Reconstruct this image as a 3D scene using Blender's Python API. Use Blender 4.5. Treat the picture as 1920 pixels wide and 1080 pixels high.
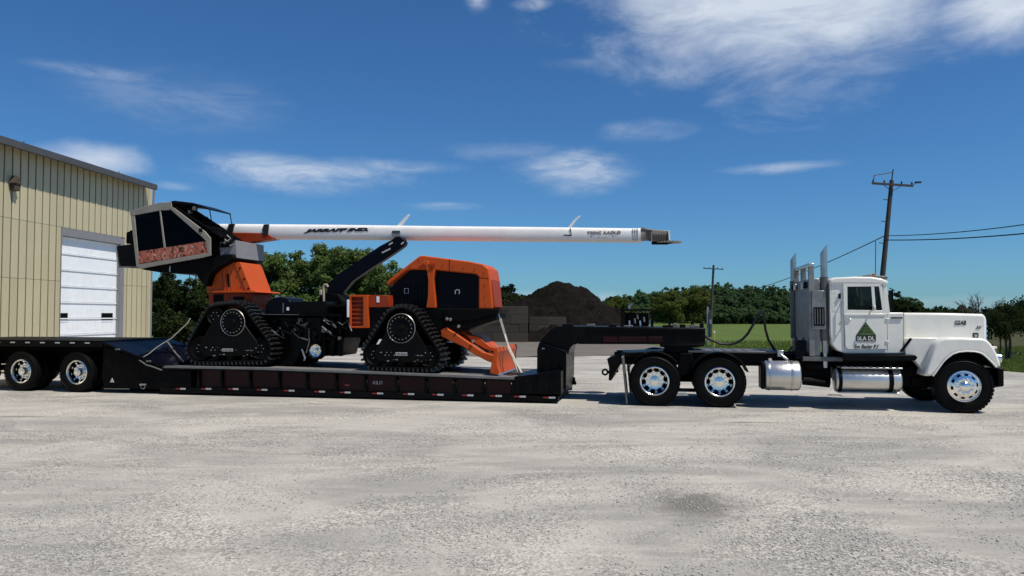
import bpy, bmesh, math, random
import numpy as np
from mathutils import Vector, Matrix, noise as mnoise
R = math.radians
random.seed(7); rng = np.random.default_rng(7)
for o in list(bpy.data.objects): bpy.data.objects.remove(o)
scene = bpy.context.scene
COL = scene.collection

# ---------------------------------------------------------------- camera
FPX, HOR, CAMZ = 1400.0, 590.0, 1.9          # focal length and horizon in photo pixels, eye height in metres
PITCH = math.atan((HOR - 540.0) / FPX)
cam_data = bpy.data.cameras.new('camera'); cam_data.sensor_width = 36.0; cam_data.lens = FPX / 1920 * 36
cam_data.clip_start = 0.1; cam_data.clip_end = 3000
cam = bpy.data.objects.new('camera', cam_data); COL.objects.link(cam)
cam.location = (0, 0, CAMZ); cam.rotation_euler = (math.pi / 2 + PITCH, 0, 0)
scene.camera = cam

# ---------------------------------------------------------------- exposure
scene.render.engine = 'CYCLES'
scene.view_settings.view_transform = 'Standard'; scene.view_settings.look = 'None'
scene.view_settings.gamma = 1.0; scene.view_settings.use_curve_mapping = False
scene.view_settings.exposure = 0.0
scene.cycles.max_bounces = 6; scene.cycles.transparent_max_bounces = 12
scene.cycles.use_denoising = True

# ---------------------------------------------------------------- sun
SUN = Vector((0.40, -0.26, 0.87)).normalized()
sun_data = bpy.data.lights.new('sun', 'SUN'); sun_data.energy = 5.0; sun_data.angle = R(0.53); sun_data.color = (1.0, 0.935, 0.825)
sun = bpy.data.objects.new('sun', sun_data); COL.objects.link(sun)
sun.rotation_euler = (-SUN).to_track_quat('-Z', 'Y').to_euler(); sun.location = (20, -20, 40)

# ---------------------------------------------------------------- sky with clouds
def pix_dir(px, py):
    x, y = (px - 960) / FPX, (540 - py) / FPX
    c, s = math.cos(PITCH), math.sin(PITCH)
    return Vector((x, c - y * s, s + y * c))
world = bpy.data.worlds.new('World'); scene.world = world; world.use_nodes = True
NT = world.node_tree; NT.nodes.clear()
def wn(t, **kw):
    n = NT.nodes.new(t)
    for k, v in kw.items(): setattr(n, k, v)
    return n
def wm(op, a, b=None, c=None):
    n = wn('ShaderNodeMath', operation=op)
    for i, v in enumerate((a, b, c)):
        if v is None: continue
        if isinstance(v, (int, float)): n.inputs[i].default_value = v
        else: NT.links.new(v, n.inputs[i])
    return n.outputs[0]
sky = wn('ShaderNodeTexSky', sky_type='NISHITA'); sky.sun_disc = False
sky.sun_elevation = math.asin(SUN.z); sky.sun_rotation = math.atan2(SUN.x, SUN.y)
sky.air_density = 1.0; sky.dust_density = 0.3; sky.ozone_density = 1.6; sky.altitude = 250
hsv = wn('ShaderNodeHueSaturation'); hsv.inputs['Saturation'].default_value = 1.0
tint = wn('ShaderNodeMix', data_type='RGBA', blend_type='MULTIPLY'); tint.inputs[0].default_value = 1.0; tint.inputs[7].default_value = (0.37, 0.735, 1.11, 1)
NT.links.new(sky.outputs[0], tint.inputs[6]); NT.links.new(tint.outputs[2], hsv.inputs['Color'])
tc = wn('ShaderNodeTexCoord'); sep = wn('ShaderNodeSeparateXYZ'); NT.links.new(tc.outputs['Generated'], sep.inputs[0])
DX, DY, DZ = sep.outputs
AZ = wm('ARCTAN2', DX, DY); EL = wm('ARCSINE', DZ)
# cloud-layer coordinates (a flat layer seen from below) and a wispy noise on it
zz = wm('ADD', wm('MAXIMUM', DZ, 0.0), 0.12)
comb = wn('ShaderNodeCombineXYZ'); NT.links.new(wm('DIVIDE', DX, zz), comb.inputs[0]); NT.links.new(wm('DIVIDE', DY, zz), comb.inputs[1])
def wnoise(scale, detail, dist, vec=None, rough=0.6, sx=1, sy=1):
    n = wn('ShaderNodeTexNoise'); n.inputs['Scale'].default_value = scale; n.inputs['Detail'].default_value = detail
    n.inputs['Distortion'].default_value = dist; n.inputs['Roughness'].default_value = rough
    mp = wn('ShaderNodeMapping'); mp.inputs['Scale'].default_value = (sx, sy, 1)
    NT.links.new(vec or comb.outputs[0], mp.inputs['Vector']); NT.links.new(mp.outputs[0], n.inputs['Vector'])
    return n.outputs['Fac']
aecomb = wn('ShaderNodeCombineXYZ'); NT.links.new(AZ, aecomb.inputs[0]); NT.links.new(EL, aecomb.inputs[1])
N_fine = wnoise(7.0, 8, 0.4, aecomb.outputs[0], 0.62, 1, 2.2)
N_big = wnoise(2.6, 6, 0.3, aecomb.outputs[0], 0.55, 1, 1.8)
N_wisp = wnoise(9.0, 10, 0.55, aecomb.outputs[0], 0.68, 1, 3.6)
N_layer = wnoise(1.5, 8, 0.6, None, 0.6)
def cloud(px, py, rx, ry, amp, rag=0.9):
    d = pix_dir(px, py).normalized(); a0, e0 = math.atan2(d.x, d.y), math.asin(d.z)
    u = wm('DIVIDE', wm('SUBTRACT', AZ, a0), rx / FPX); v = wm('DIVIDE', wm('SUBTRACT', EL, e0), ry / FPX)
    q = wm('SQRT', wm('ADD', wm('MULTIPLY', u, u), wm('MULTIPLY', v, v)))
    q = wm('ADD', q, wm('MULTIPLY', wm('SUBTRACT', N_fine, 0.5), rag * 2.2))
    q = wm('ADD', q, wm('MULTIPLY', wm('SUBTRACT', N_big, 0.5), rag * 1.2))
    n = wn('ShaderNodeMapRange', interpolation_type='SMOOTHSTEP'); NT.links.new(q, n.inputs[0])
    n.inputs[1].default_value = 1.25; n.inputs[2].default_value = 0.05; n.inputs[3].default_value = 0.0; n.inputs[4].default_value = amp
    w = wn('ShaderNodeMapRange', interpolation_type='SMOOTHSTEP'); NT.links.new(N_wisp, w.inputs[0])
    w.inputs[1].default_value = 0.34; w.inputs[2].default_value = 0.66; w.inputs[3].default_value = 0.22 + 0.62 * (amp > 0.65); w.inputs[4].default_value = 1.12
    return wm('MULTIPLY', n.outputs[0], w.outputs[0])
CL = [(1490, -45, 370, 165, 1.0, 0.75), (1560, 105, 260, 50, 0.36, 1.0), (1900, -10, 130, 70, 0.9, 0.8), (1240, 0, 110, 50, 0.7, 0.9),
      (560, 325, 200, 36, 0.64, 0.85), (740, 312, 120, 14, 0.35, 0.8), (1080, 318, 135, 36, 0.64, 0.85), (1215, 247, 85, 22, 0.5, 0.5),
      (1460, 315, 105, 11, 0.4, 0.6), (830, 387, 75, 8, 0.38, 0.6), (185, 300, 85, 30, 0.7, 0.7), (350, 190, 190, 50, 0.16, 0.8),
      (200, 138, 120, 12, 0.25, 0.7), (330, 348, 45, 9, 0.35, 0.5), (1000, 560, 260, 16, 0.35, 0.6), (430, 165, 60, 12, 0.28, 0.7),
      (960, 285, 130, 18, 0.18, 0.9), (1120, 118, 110, 12, 0.16, 0.6), (895, 2, 25, 18, 0.5, 0.6), (1000, 5, 40, 14, 0.4, 0.8),
      (1640, 570, 330, 14, 0.22, 0.5), (1080, 350, 70, 20, 0.3, 0.9)]
tot = None
for c in CL:
    m = cloud(*c); tot = m if tot is None else wm('MAXIMUM', tot, m)
# the same broken cloud carries on over the rest of the sky, above and behind the camera
gen = wn('ShaderNodeMapRange', interpolation_type='SMOOTHSTEP'); NT.links.new(N_layer, gen.inputs[0])
gen.inputs[1].default_value = 0.56; gen.inputs[2].default_value = 0.74; gen.inputs[4].default_value = 0.85
hi = wn('ShaderNodeMapRange', interpolation_type='SMOOTHSTEP'); NT.links.new(wm('ADD', EL, wm('MULTIPLY', wm('LESS_THAN', DY, 0.0), 0.4)), hi.inputs[0])
hi.inputs[1].default_value = 0.40; hi.inputs[2].default_value = 0.62
tot = wm('MAXIMUM', tot, wm('MULTIPLY', gen.outputs[0], hi.outputs[0]))
mixc = wn('ShaderNodeMix', data_type='RGBA'); NT.links.new(tot, mixc.inputs[0]); NT.links.new(hsv.outputs[0], mixc.inputs[6])
shade = wn('ShaderNodeMix', data_type='RGBA'); NT.links.new(N_big, shade.inputs[0])
shade.inputs[6].default_value = (5.4, 6.6, 8.4, 1); shade.inputs[7].default_value = (10.6, 11.0, 11.4, 1)
NT.links.new(shade.outputs[2], mixc.inputs[7])
bg = wn('ShaderNodeBackground'); bg.inputs['Strength'].default_value = 0.085; NT.links.new(mixc.outputs[2], bg.inputs['Color'])
wo = wn('ShaderNodeOutputWorld'); NT.links.new(bg.outputs[0], wo.inputs[0])

# ---------------------------------------------------------------- measuring helpers (photo pixel -> point in the place)
def G(px, py, z=0.0):
    d = pix_dir(px, py); t = (z - CAMZ) / d.z
    return Vector((d.x * t, d.y * t, z))
def AT(px, py, Y):
    d = pix_dir(px, py); t = Y / d.y
    return Vector((d.x * t, Y, CAMZ + d.z * t))
VO = G(1810, 775.5); _b = G(40, 733.5)                          # near front tyre and near trailer tyre on the ground
VA = math.atan2(_b.y - VO.y, VO.x - _b.x)                       # angle of the truck to the picture
VF = Vector((math.cos(VA), -math.sin(VA), 0)); VL = Vector((math.sin(VA), math.cos(VA), 0))
def T(px, py, y):                                               # truck frame: s forward, z up, on the plane y metres in from the near side
    d = pix_dir(px, py); t = (y + VO.dot(VL)) / d.dot(VL); p = d * t
    return ((p - VO).dot(VF), CAMZ + p.z)
def P(y, *pts): return [T(a, b, y) for a, b in pts]
def VW(s, y, z): return VO + VF * s + VL * y + Vector((0, 0, z))

# ---------------------------------------------------------------- materials
def mat(name, col, rough=0.5, metal=0.0, var=0.10, scale=3.0, bump=0.0, bscale=60.0, coat=0.0, dirt=None, spec=0.5, rvar=0.0):
    m = bpy.data.materials.new(name); m.use_nodes = True; nt = m.node_tree; b = nt.nodes['Principled BSDF']
    b.inputs['Roughness'].default_value = rough; b.inputs['Metallic'].default_value = metal
    b.inputs['Coat Weight'].default_value = coat; b.inputs['Specular IOR Level'].default_value = spec
    t = nt.nodes.new('ShaderNodeTexCoord')
    def nz(sc, det=5, ro=0.6):
        n = nt.nodes.new('ShaderNodeTexNoise'); n.inputs['Scale'].default_value = sc; n.inputs['Detail'].default_value = det; n.inputs['Roughness'].default_value = ro
        nt.links.new(t.outputs['Object'], n.inputs['Vector']); return n
    n = nz(scale); mx = nt.nodes.new('ShaderNodeMix'); mx.data_type = 'RGBA'
    nt.links.new(n.outputs['Fac'], mx.inputs[0])
    mx.inputs[6].default_value = (*[max(0, c * (1 - var * 2)) for c in col], 1); mx.inputs[7].default_value = (*[min(1, c * (1 + var * 2)) for c in col], 1)
    out = mx.outputs[2]
    if dirt:
        dc, amt, dsc = dirt
        n2 = nz(dsc, 8, 0.7); mr = nt.nodes.new('ShaderNodeMapRange'); nt.links.new(n2.outputs['Fac'], mr.inputs[0])
        mr.inputs[1].default_value = 0.45; mr.inputs[2].default_value = 0.8; mr.inputs[4].default_value = amt
        m2 = nt.nodes.new('ShaderNodeMix'); m2.data_type = 'RGBA'; nt.links.new(mr.outputs[0], m2.inputs[0]); nt.links.new(out, m2.inputs[6]); m2.inputs[7].default_value = (*dc, 1)
        out = m2.outputs[2]
    nt.links.new(out, b.inputs['Base Color'])
    if rvar:
        n4 = nz(scale * 2.3, 6); r2 = nt.nodes.new('ShaderNodeMapRange'); nt.links.new(n4.outputs['Fac'], r2.inputs[0])
        r2.inputs[1].default_value = 0.3; r2.inputs[2].default_value = 0.7; r2.inputs[3].default_value = max(0.02, rough - rvar); r2.inputs[4].default_value = min(1, rough + rvar)
        nt.links.new(r2.outputs[0], b.inputs['Roughness'])
    if bump:
        n3 = nz(bscale, 6); bp = nt.nodes.new('ShaderNodeBump'); bp.inputs['Strength'].default_value = bump; bp.inputs['Distance'].default_value = 0.01
        nt.links.new(n3.outputs['Fac'], bp.inputs['Height']); nt.links.new(bp.outputs[0], b.inputs['Normal'])
    return m
def glass_mat(name, tint, fres=1.45, rough=0.02):
    m = bpy.data.materials.new(name); m.use_nodes = True; nt = m.node_tree; nt.nodes.clear()
    tr = nt.nodes.new('ShaderNodeBsdfTransparent'); tr.inputs[0].default_value = (*tint, 1)
    gl = nt.nodes.new('ShaderNodeBsdfGlossy'); gl.inputs['Roughness'].default_value = rough
    fr = nt.nodes.new('ShaderNodeFresnel'); fr.inputs[0].default_value = fres
    mx = nt.nodes.new('ShaderNodeMixShader'); nt.links.new(fr.outputs[0], mx.inputs[0]); nt.links.new(tr.outputs[0], mx.inputs[1]); nt.links.new(gl.outputs[0], mx.inputs[2])
    o = nt.nodes.new('ShaderNodeOutputMaterial'); nt.links.new(mx.outputs[0], o.inputs[0]); return m
M = {}
DUST = (0.30, 0.28, 0.25)
M['white'] = mat('white truck paint', (0.77, 0.755, 0.69), 0.33, var=0.02, scale=1.5, coat=0.15, dirt=(DUST, 0.22, 3.5))
M['black'] = mat('black gloss paint', (0.0022, 0.0022, 0.0026), 0.34, var=0.2, scale=4, dirt=((0.012, 0.011, 0.010), 0.3, 4), rvar=0.10, spec=0.09)
M['blackmatte'] = mat('black steel', (0.0022, 0.0022, 0.0024), 0.55, var=0.3, scale=6, dirt=((0.013, 0.012, 0.011), 0.3, 5), bump=0.1, spec=0.07)
M['navy'] = mat('dark navy paint', (0.0016, 0.0022, 0.0062), 0.36, var=0.2, scale=3, dirt=((0.008, 0.008, 0.011), 0.25, 4), spec=0.09)
M['rubber'] = mat('tyre rubber', (0.0030, 0.0030, 0.0030), 0.55, var=0.25, scale=8, dirt=((0.016, 0.015, 0.013), 0.3, 6), bump=0.15, spec=0.09)
M['chrome'] = mat('polished aluminium', (0.78, 0.77, 0.72), 0.16, 1.0, var=0.05, scale=9, rvar=0.06)
M['tread'] = mat('glint flecked track rubber', (0.006, 0.006, 0.006), 0.38, var=0.3, scale=14, dirt=((0.10, 0.097, 0.09), 0.55, 16), spec=0.45, bump=0.4, bscale=40)  # pale grey flecks put bright glints into the lug colour
M['rackalu'] = mat('pale weathered rack aluminium', (0.24, 0.24, 0.235), 0.42, 0.5, var=0.2, scale=6, dirt=((0.07, 0.068, 0.062), 0.55, 5), rvar=0.15)
M['seam'] = mat('shadowed panel gap', (0.10, 0.10, 0.095), 0.8, var=0.1)
M['wheelchrome'] = mat('bright wheel aluminium', (0.95, 0.925, 0.87), 0.16, 1.0, var=0.04, scale=30, rvar=0.08, bump=0.55, bscale=26)
M['satin'] = mat('satin tank aluminium', (0.62, 0.61, 0.58), 0.33, 0.85, var=0.06, scale=4, rvar=0.06)
M['stack'] = mat('dull exhaust chrome', (0.40, 0.41, 0.41), 0.30, 0.9, var=0.2, scale=4, rvar=0.1)
M['alu'] = mat('brushed aluminium', (0.55, 0.55, 0.54), 0.34, 1.0, var=0.12, scale=7, rvar=0.12, dirt=((0.12, 0.11, 0.10), 0.35, 6))
M['rackgrey'] = mat('weathered aluminium rack', (0.13, 0.13, 0.128), 0.5, 0.4, var=0.2, scale=9, dirt=((0.05, 0.05, 0.05), 0.5, 5), rvar=0.15)
M['orange'] = mat('orange machine paint', (0.47, 0.066, 0.006), 0.48, var=0.06, scale=2.5, dirt=((0.26, 0.075, 0.022), 0.35, 3.5), spec=0.25)
M['orangedark'] = mat('faded red orange paint', (0.29, 0.032, 0.006), 0.5, spec=0.2, var=0.10, scale=3, dirt=((0.16, 0.08, 0.05), 0.4, 4))
M['maroon'] = mat('dark maroon paint', (0.024, 0.0014, 0.0022), 0.42, var=0.4, scale=3, dirt=((0.003, 0.0015, 0.0015), 0.9, 2.2), spec=0.2)
M['boom'] = mat('white boom paint', (0.80, 0.785, 0.76), 0.42, var=0.03, scale=2, dirt=((0.42, 0.37, 0.33), 0.25, 3))
M['cabgrey'] = mat('grey cab paint', (0.235, 0.215, 0.185), 0.5, var=0.10, scale=4, dirt=((0.10, 0.09, 0.08), 0.35, 6), bump=0.05)
M['darkglass'] = glass_mat('dark tinted glass', (0.05, 0.05, 0.05), 1.18)
M['glass'] = glass_mat('window glass', (0.30, 0.31, 0.30), 1.35)
M['deck'] = mat('worn deck planks', (0.15, 0.147, 0.142), 0.6, var=0.25, scale=3, dirt=((0.26, 0.25, 0.23), 0.5, 2.5), bump=0.3, bscale=30)
M['lettering'] = mat('black lettering', (0.008, 0.008, 0.009), 0.5, var=0.1)
M['brownletter'] = mat('brown lettering', (0.16, 0.07, 0.045), 0.6, var=0.3, scale=20)
M['green'] = mat('green decal', (0.055, 0.115, 0.018), 0.5, var=0.25, scale=14)
M['darkgreen'] = mat('dark green decal', (0.012, 0.020, 0.008), 0.5, var=0.2)
M['letterwhite'] = mat('white lettering', (0.75, 0.75, 0.72), 0.5, var=0.03)
M['reflector'] = mat('silver reflector tape', (0.42, 0.42, 0.42), 0.45, var=0.25, scale=30)
M['redlens'] = mat('red reflector', (0.25, 0.012, 0.012), 0.3, var=0.1)
M['amber'] = mat('amber lens', (0.45, 0.16, 0.01), 0.25, var=0.1)
M['strap'] = mat('grey tie down strap', (0.36, 0.34, 0.30), 0.7, var=0.2, scale=12)
M['chain'] = mat('dull chain steel', (0.33, 0.32, 0.30), 0.4, 0.8, var=0.2, scale=20)
M['tan'] = mat('tan pipe', (0.33, 0.29, 0.22), 0.6, var=0.15)
M['pole'] = mat('weathered pole wood', (0.050, 0.043, 0.040), 0.85, var=0.3, scale=5, bump=0.5, bscale=25)
M['wire'] = mat('black cable', (0.010, 0.010, 0.012), 0.6, var=0.1)
M['siding'] = mat('beige steel siding', (0.465, 0.415, 0.268), 0.42, var=0.035, scale=0.9, dirt=((0.33, 0.29, 0.19), 0.35, 1.6))
M['joint'] = mat('dark siding joint', (0.035, 0.029, 0.017), 0.8, var=0.2)  # dark backing colour holds the joints' shadow line as well as dirt
M['roof'] = mat('dark grey roof steel', (0.065, 0.063, 0.066), 0.5, var=0.15, scale=3)
M['doorwhite'] = mat('white door steel', (0.82, 0.84, 0.86), 0.33, var=0.05, scale=2.5, dirt=((0.42, 0.45, 0.48), 0.35, 5))
M['jamb'] = mat('grey door jamb', (0.20, 0.20, 0.21), 0.5, var=0.1)
M['concrete'] = mat('shade darkened stained concrete', (0.042, 0.036, 0.029), 0.9, var=0.25, scale=1.2, dirt=((0.018, 0.015, 0.012), 0.6, 1.1), bump=0.4, bscale=14)  # base darkened so the bunker walls carry their shade, plus random stains
M['soil'] = mat('black soil', (0.006, 0.005, 0.0042), 0.95, var=0.4, scale=2.5, bump=0.9, bscale=9, dirt=((0.028, 0.021, 0.016), 0.35, 1.4), spec=0.1)
M['bark'] = mat('tree bark', (0.055, 0.043, 0.032), 0.9, var=0.3, scale=6, bump=0.6, bscale=30)
M['cabinet'] = mat('green utility cabinet', (0.030, 0.048, 0.035), 0.5, var=0.15)
M['yellowpaint'] = mat('yellow marker', (0.45, 0.38, 0.10), 0.5, var=0.1)
M['upholstery'] = mat('dark cab upholstery', (0.006, 0.006, 0.007), 0.8, var=0.2, spec=0.1)
def piece_variation(m, amt):                                        # each sheet, block or plank differs a little
    nt = m.node_tree; b = nt.nodes['Principled BSDF']; old = b.inputs['Base Color'].links[0].from_socket
    oi = nt.nodes.new('ShaderNodeObjectInfo'); r = nt.nodes.new('ShaderNodeMapRange'); r.inputs[3].default_value = 1 - amt; r.inputs[4].default_value = 1 + amt; nt.links.new(oi.outputs['Random'], r.inputs[0])
    s = nt.nodes.new('ShaderNodeVectorMath'); s.operation = 'SCALE'; nt.links.new(old, s.inputs[0]); nt.links.new(r.outputs[0], s.inputs['Scale']); nt.links.new(s.outputs[0], b.inputs['Base Color'])
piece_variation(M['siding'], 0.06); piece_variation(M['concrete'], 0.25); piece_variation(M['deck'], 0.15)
def decal_mat():
    m = mat('worn red lettered panel', (0.36, 0.095, 0.055), 0.6, var=0.25, scale=6); nt = m.node_tree; b = nt.nodes['Principled BSDF']
    old = b.inputs['Base Color'].links[0].from_socket; t = [n for n in nt.nodes if n.type == 'TEX_COORD'][0]
    mp = nt.nodes.new('ShaderNodeMapping'); mp.inputs['Scale'].default_value = (1.0, 1.0, 0.62); nt.links.new(t.outputs['Object'], mp.inputs[0])
    v = nt.nodes.new('ShaderNodeTexNoise'); v.inputs['Scale'].default_value = 12; v.inputs['Detail'].default_value = 2; v.inputs['Distortion'].default_value = 1.4; nt.links.new(mp.outputs[0], v.inputs['Vector'])
    r = nt.nodes.new('ShaderNodeMapRange'); r.inputs[1].default_value = 0.555; r.inputs[2].default_value = 0.60; nt.links.new(v.outputs['Fac'], r.inputs[0])
    x = nt.nodes.new('ShaderNodeMix'); x.data_type = 'RGBA'; nt.links.new(r.outputs[0], x.inputs[0]); nt.links.new(old, x.inputs[6]); x.inputs[7].default_value = (0.045, 0.018, 0.014, 1)
    r2 = nt.nodes.new('ShaderNodeMapRange'); r2.inputs[1].default_value = 0.40; r2.inputs[2].default_value = 0.35; nt.links.new(v.outputs['Fac'], r2.inputs[0])
    x2 = nt.nodes.new('ShaderNodeMix'); x2.data_type = 'RGBA'; nt.links.new(r2.outputs[0], x2.inputs[0]); nt.links.new(x.outputs[2], x2.inputs[6]); x2.inputs[7].default_value = (0.42, 0.30, 0.25, 1)
    nt.links.new(x2.outputs[2], b.inputs['Base Color']); return m
M['decal'] = decal_mat()
def leaf_mat(name, a, b_, c, trans=0.35, sc=0.8):
    m = bpy.data.materials.new(name); m.use_nodes = True; nt = m.node_tree; nt.nodes.clear()
    at = nt.nodes.new('ShaderNodeAttribute'); at.attribute_name = 'tint'
    t = nt.nodes.new('ShaderNodeTexCoord'); n = nt.nodes.new('ShaderNodeTexNoise'); n.inputs['Scale'].default_value = sc; n.inputs['Detail'].default_value = 3; nt.links.new(t.outputs['Object'], n.inputs['Vector'])
    mx = nt.nodes.new('ShaderNodeMix'); mx.data_type = 'RGBA'; nt.links.new(at.outputs['Fac'], mx.inputs[0]); mx.inputs[6].default_value = (*a, 1); mx.inputs[7].default_value = (*b_, 1)
    m2 = nt.nodes.new('ShaderNodeMix'); m2.data_type = 'RGBA'
    mr = nt.nodes.new('ShaderNodeMapRange'); mr.inputs[1].default_value = 0.4; mr.inputs[2].default_value = 0.75; mr.inputs[4].default_value = 0.7; nt.links.new(n.outputs['Fac'], mr.inputs[0]); nt.links.new(mr.outputs[0], m2.inputs[0])
    nt.links.new(mx.outputs[2], m2.inputs[6]); m2.inputs[7].default_value = (*c, 1)
    d = nt.nodes.new('ShaderNodeBsdfDiffuse'); tl = nt.nodes.new('ShaderNodeBsdfTranslucent')
    nt.links.new(m2.outputs[2], d.inputs[0]); nt.links.new(m2.outputs[2], tl.inputs[0])
    ms = nt.nodes.new('ShaderNodeMixShader'); ms.inputs[0].default_value = trans; nt.links.new(d.outputs[0], ms.inputs[1]); nt.links.new(tl.outputs[0], ms.inputs[2])
    o = nt.nodes.new('ShaderNodeOutputMaterial'); nt.links.new(ms.outputs[0], o.inputs[0]); return m
M['leaf'] = leaf_mat('green leaves', (0.055, 0.100, 0.028), (0.145, 0.215, 0.062), (0.150, 0.170, 0.060), trans=0.45)
M['leafdark'] = leaf_mat('dark leaves', (0.014, 0.026, 0.010), (0.035, 0.055, 0.018), (0.030, 0.040, 0.016))
M['leafolive'] = leaf_mat('olive leaves', (0.060, 0.088, 0.022), (0.110, 0.145, 0.034), (0.10, 0.105, 0.034))
M['leaffar'] = leaf_mat('far wood leaves', (0.040, 0.080, 0.034), (0.085, 0.140, 0.056), (0.072, 0.105, 0.046), trans=0.45, sc=0.12)
M['grassblade'] = leaf_mat('grass blades', (0.09, 0.15, 0.03), (0.15, 0.21, 0.05), (0.17, 0.17, 0.06), trans=0.5, sc=0.3)

def ground_mat():
    m = bpy.data.materials.new('pale limestone gravel'); m.use_nodes = True; nt = m.node_tree; b = nt.nodes['Principled BSDF']
    b.inputs['Roughness'].default_value = 0.95; b.inputs['Specular IOR Level'].default_value = 0.2
    t = nt.nodes.new('ShaderNodeTexCoord')
    def L(a, c): nt.links.new(a, c)
    def mapped(sc, rot=0.0, loc=(0, 0, 0)):
        mp = nt.nodes.new('ShaderNodeMapping'); mp.inputs['Scale'].default_value = sc; mp.inputs['Rotation'].default_value = (0, 0, rot); mp.inputs['Location'].default_value = loc
        L(t.outputs['Object'], mp.inputs[0]); return mp.outputs[0]
    def nz(sc, det=5, ro=0.6, dist=0.0, vec=None):
        n = nt.nodes.new('ShaderNodeTexNoise'); n.inputs['Scale'].default_value = sc; n.inputs['Detail'].default_value = det; n.inputs['Roughness'].default_value = ro; n.inputs['Distortion'].default_value = dist
        L(vec or t.outputs['Object'], n.inputs['Vector']); return n.outputs['Fac']
    def rng_(v, a, c, lo=0.0, hi=1.0):
        r = nt.nodes.new('ShaderNodeMapRange'); r.interpolation_type = 'SMOOTHSTEP'; L(v, r.inputs[0]); r.inputs[1].default_value = a; r.inputs[2].default_value = c; r.inputs[3].default_value = lo; r.inputs[4].default_value = hi; return r.outputs[0]
    def mix(f, a, c):
        x = nt.nodes.new('ShaderNodeMix'); x.data_type = 'RGBA'
        for s, v in ((0, f), (6, a), (7, c)):
            if isinstance(v, tuple): x.inputs[s].default_value = (*v, 1)
            elif isinstance(v, float): x.inputs[s].default_value = v
            else: L(v, x.inputs[s])
        return x.outputs[2]
    def mth(op, a, c):
        n = nt.nodes.new('ShaderNodeMath'); n.operation = op
        for i, v in enumerate((a, c)):
            if isinstance(v, (int, float)): n.inputs[i].default_value = v
            else: L(v, n.inputs[i])
        return n.outputs[0]
    big = nz(0.28, 6, 0.6, 0.8, mapped((1.0, 1.8, 1), 0.25))
    col = mix(rng_(big, 0.36, 0.66), (0.278, 0.267, 0.245), (0.430, 0.405, 0.360))
    mid = nz(1.3, 6, 0.65, 0.5, mapped((0.6, 1.7, 1), -0.2))
    col = mix(rng_(mid, 0.48, 0.72, 0.0, 0.55), col, (0.49, 0.46, 0.40))
    # swept tyre passes, long and soft
    swp = nz(0.9, 4, 0.55, 0.4, mapped((0.35, 2.6, 1), 0.55))
    col = mix(rng_(swp, 0.50, 0.68, 0.0, 0.40), col, (0.47, 0.44, 0.385))
    swd = nz(0.7, 4, 0.55, 0.5, mapped((0.4, 2.2, 1), -0.12, (3, 7, 0)))
    col = mix(rng_(swd, 0.56, 0.76, 0.0, 0.40), col, (0.20, 0.19, 0.17))
    # curved wheel marks where trucks have turned
    for cx, cy, lo_, seed_, amt, tone in ((-3.0, 19.0, 2.6, 0.0, 0.55, (0.50, 0.47, 0.415)), (6.0, -9.0, 3.1, 40.0, 0.40, (0.22, 0.21, 0.19))):
        mp = nt.nodes.new('ShaderNodeMapping'); mp.inputs['Location'].default_value = (-cx, -cy, 0); L(t.outputs['Object'], mp.inputs[0])
        ln = nt.nodes.new('ShaderNodeVectorMath'); ln.operation = 'LENGTH'; L(mp.outputs[0], ln.inputs[0])
        cb = nt.nodes.new('ShaderNodeCombineXYZ'); L(mth('ADD', mth('ADD', ln.outputs['Value'], seed_), mth('MULTIPLY', nz(0.35, 2), 1.2)), cb.inputs[0])
        ring = nz(lo_, 5, 0.7, 0.0, cb.outputs[0]); zone = rng_(nz(0.22, 4, 0.6, 0.6, mapped((1, 1, 1), 0.0, (seed_, 5, 0))), 0.45, 0.62)
        col = mix(mth('MULTIPLY', rng_(ring, 0.50, 0.68, 0.0, amt), zone), col, tone)
    # stony grain
    vo = nt.nodes.new('ShaderNodeTexVoronoi'); vo.inputs['Scale'].default_value = 48; L(t.outputs['Object'], vo.inputs['Vector'])
    vo2 = nt.nodes.new('ShaderNodeTexVoronoi'); vo2.inputs['Scale'].default_value = 17; L(t.outputs['Object'], vo2.inputs['Vector'])
    bw = nt.nodes.new('ShaderNodeRGBToBW'); L(vo.outputs['Color'], bw.inputs[0])
    grit = rng_(nz(0.55, 5, 0.6, 0.3), 0.42, 0.60, 0.15, 1.0)
    spk = rng_(bw.outputs[0], 0.15, 0.85, 0.55, 1.35)
    spk = mth('ADD', mth('MULTIPLY', mth('SUBTRACT', spk, 1.0), mth('MULTIPLY', grit, 0.9)), 1.0)
    fine = rng_(nz(150, 4, 0.7), 0.3, 0.7, 0.82, 1.16)
    k = mth('MULTIPLY', spk, fine)
    sc = nt.nodes.new('ShaderNodeVectorMath'); sc.operation = 'SCALE'; L(col, sc.inputs[0]); L(k, sc.inputs['Scale'])
    col = sc.outputs[0]
    # oily stains with their own shapes
    for (px, py, rx, ry, amt, dk) in ((1300, 945, 0.62, 0.85, 0.80, (0.12, 0.11, 0.095)), (1400, 792, 0.8, 0.14, 0.65, (0.09, 0.085, 0.075)), (40, 781, 1.0, 0.12, 0.6, (0.10, 0.09, 0.07)), (1130, 905, 1.6, 0.5, 0.12, (0.2, 0.19, 0.18))):
        g = G(px, py); mp = nt.nodes.new('ShaderNodeMapping'); mp.vector_type = 'POINT'
        mp.inputs['Location'].default_value = (-g.x / rx, -g.y / ry, 0); mp.inputs['Scale'].default_value = (1 / rx, 1 / ry, 0); L(t.outputs['Object'], mp.inputs[0])
        ln = nt.nodes.new('ShaderNodeVectorMath'); ln.operation = 'LENGTH'; L(mp.outputs[0], ln.inputs[0])
        q = mth('ADD', ln.outputs['Value'], mth('MULTIPLY', mth('SUBTRACT', nz(2.2, 6, 0.65, 0.6), 0.5), 1.6))
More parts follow.
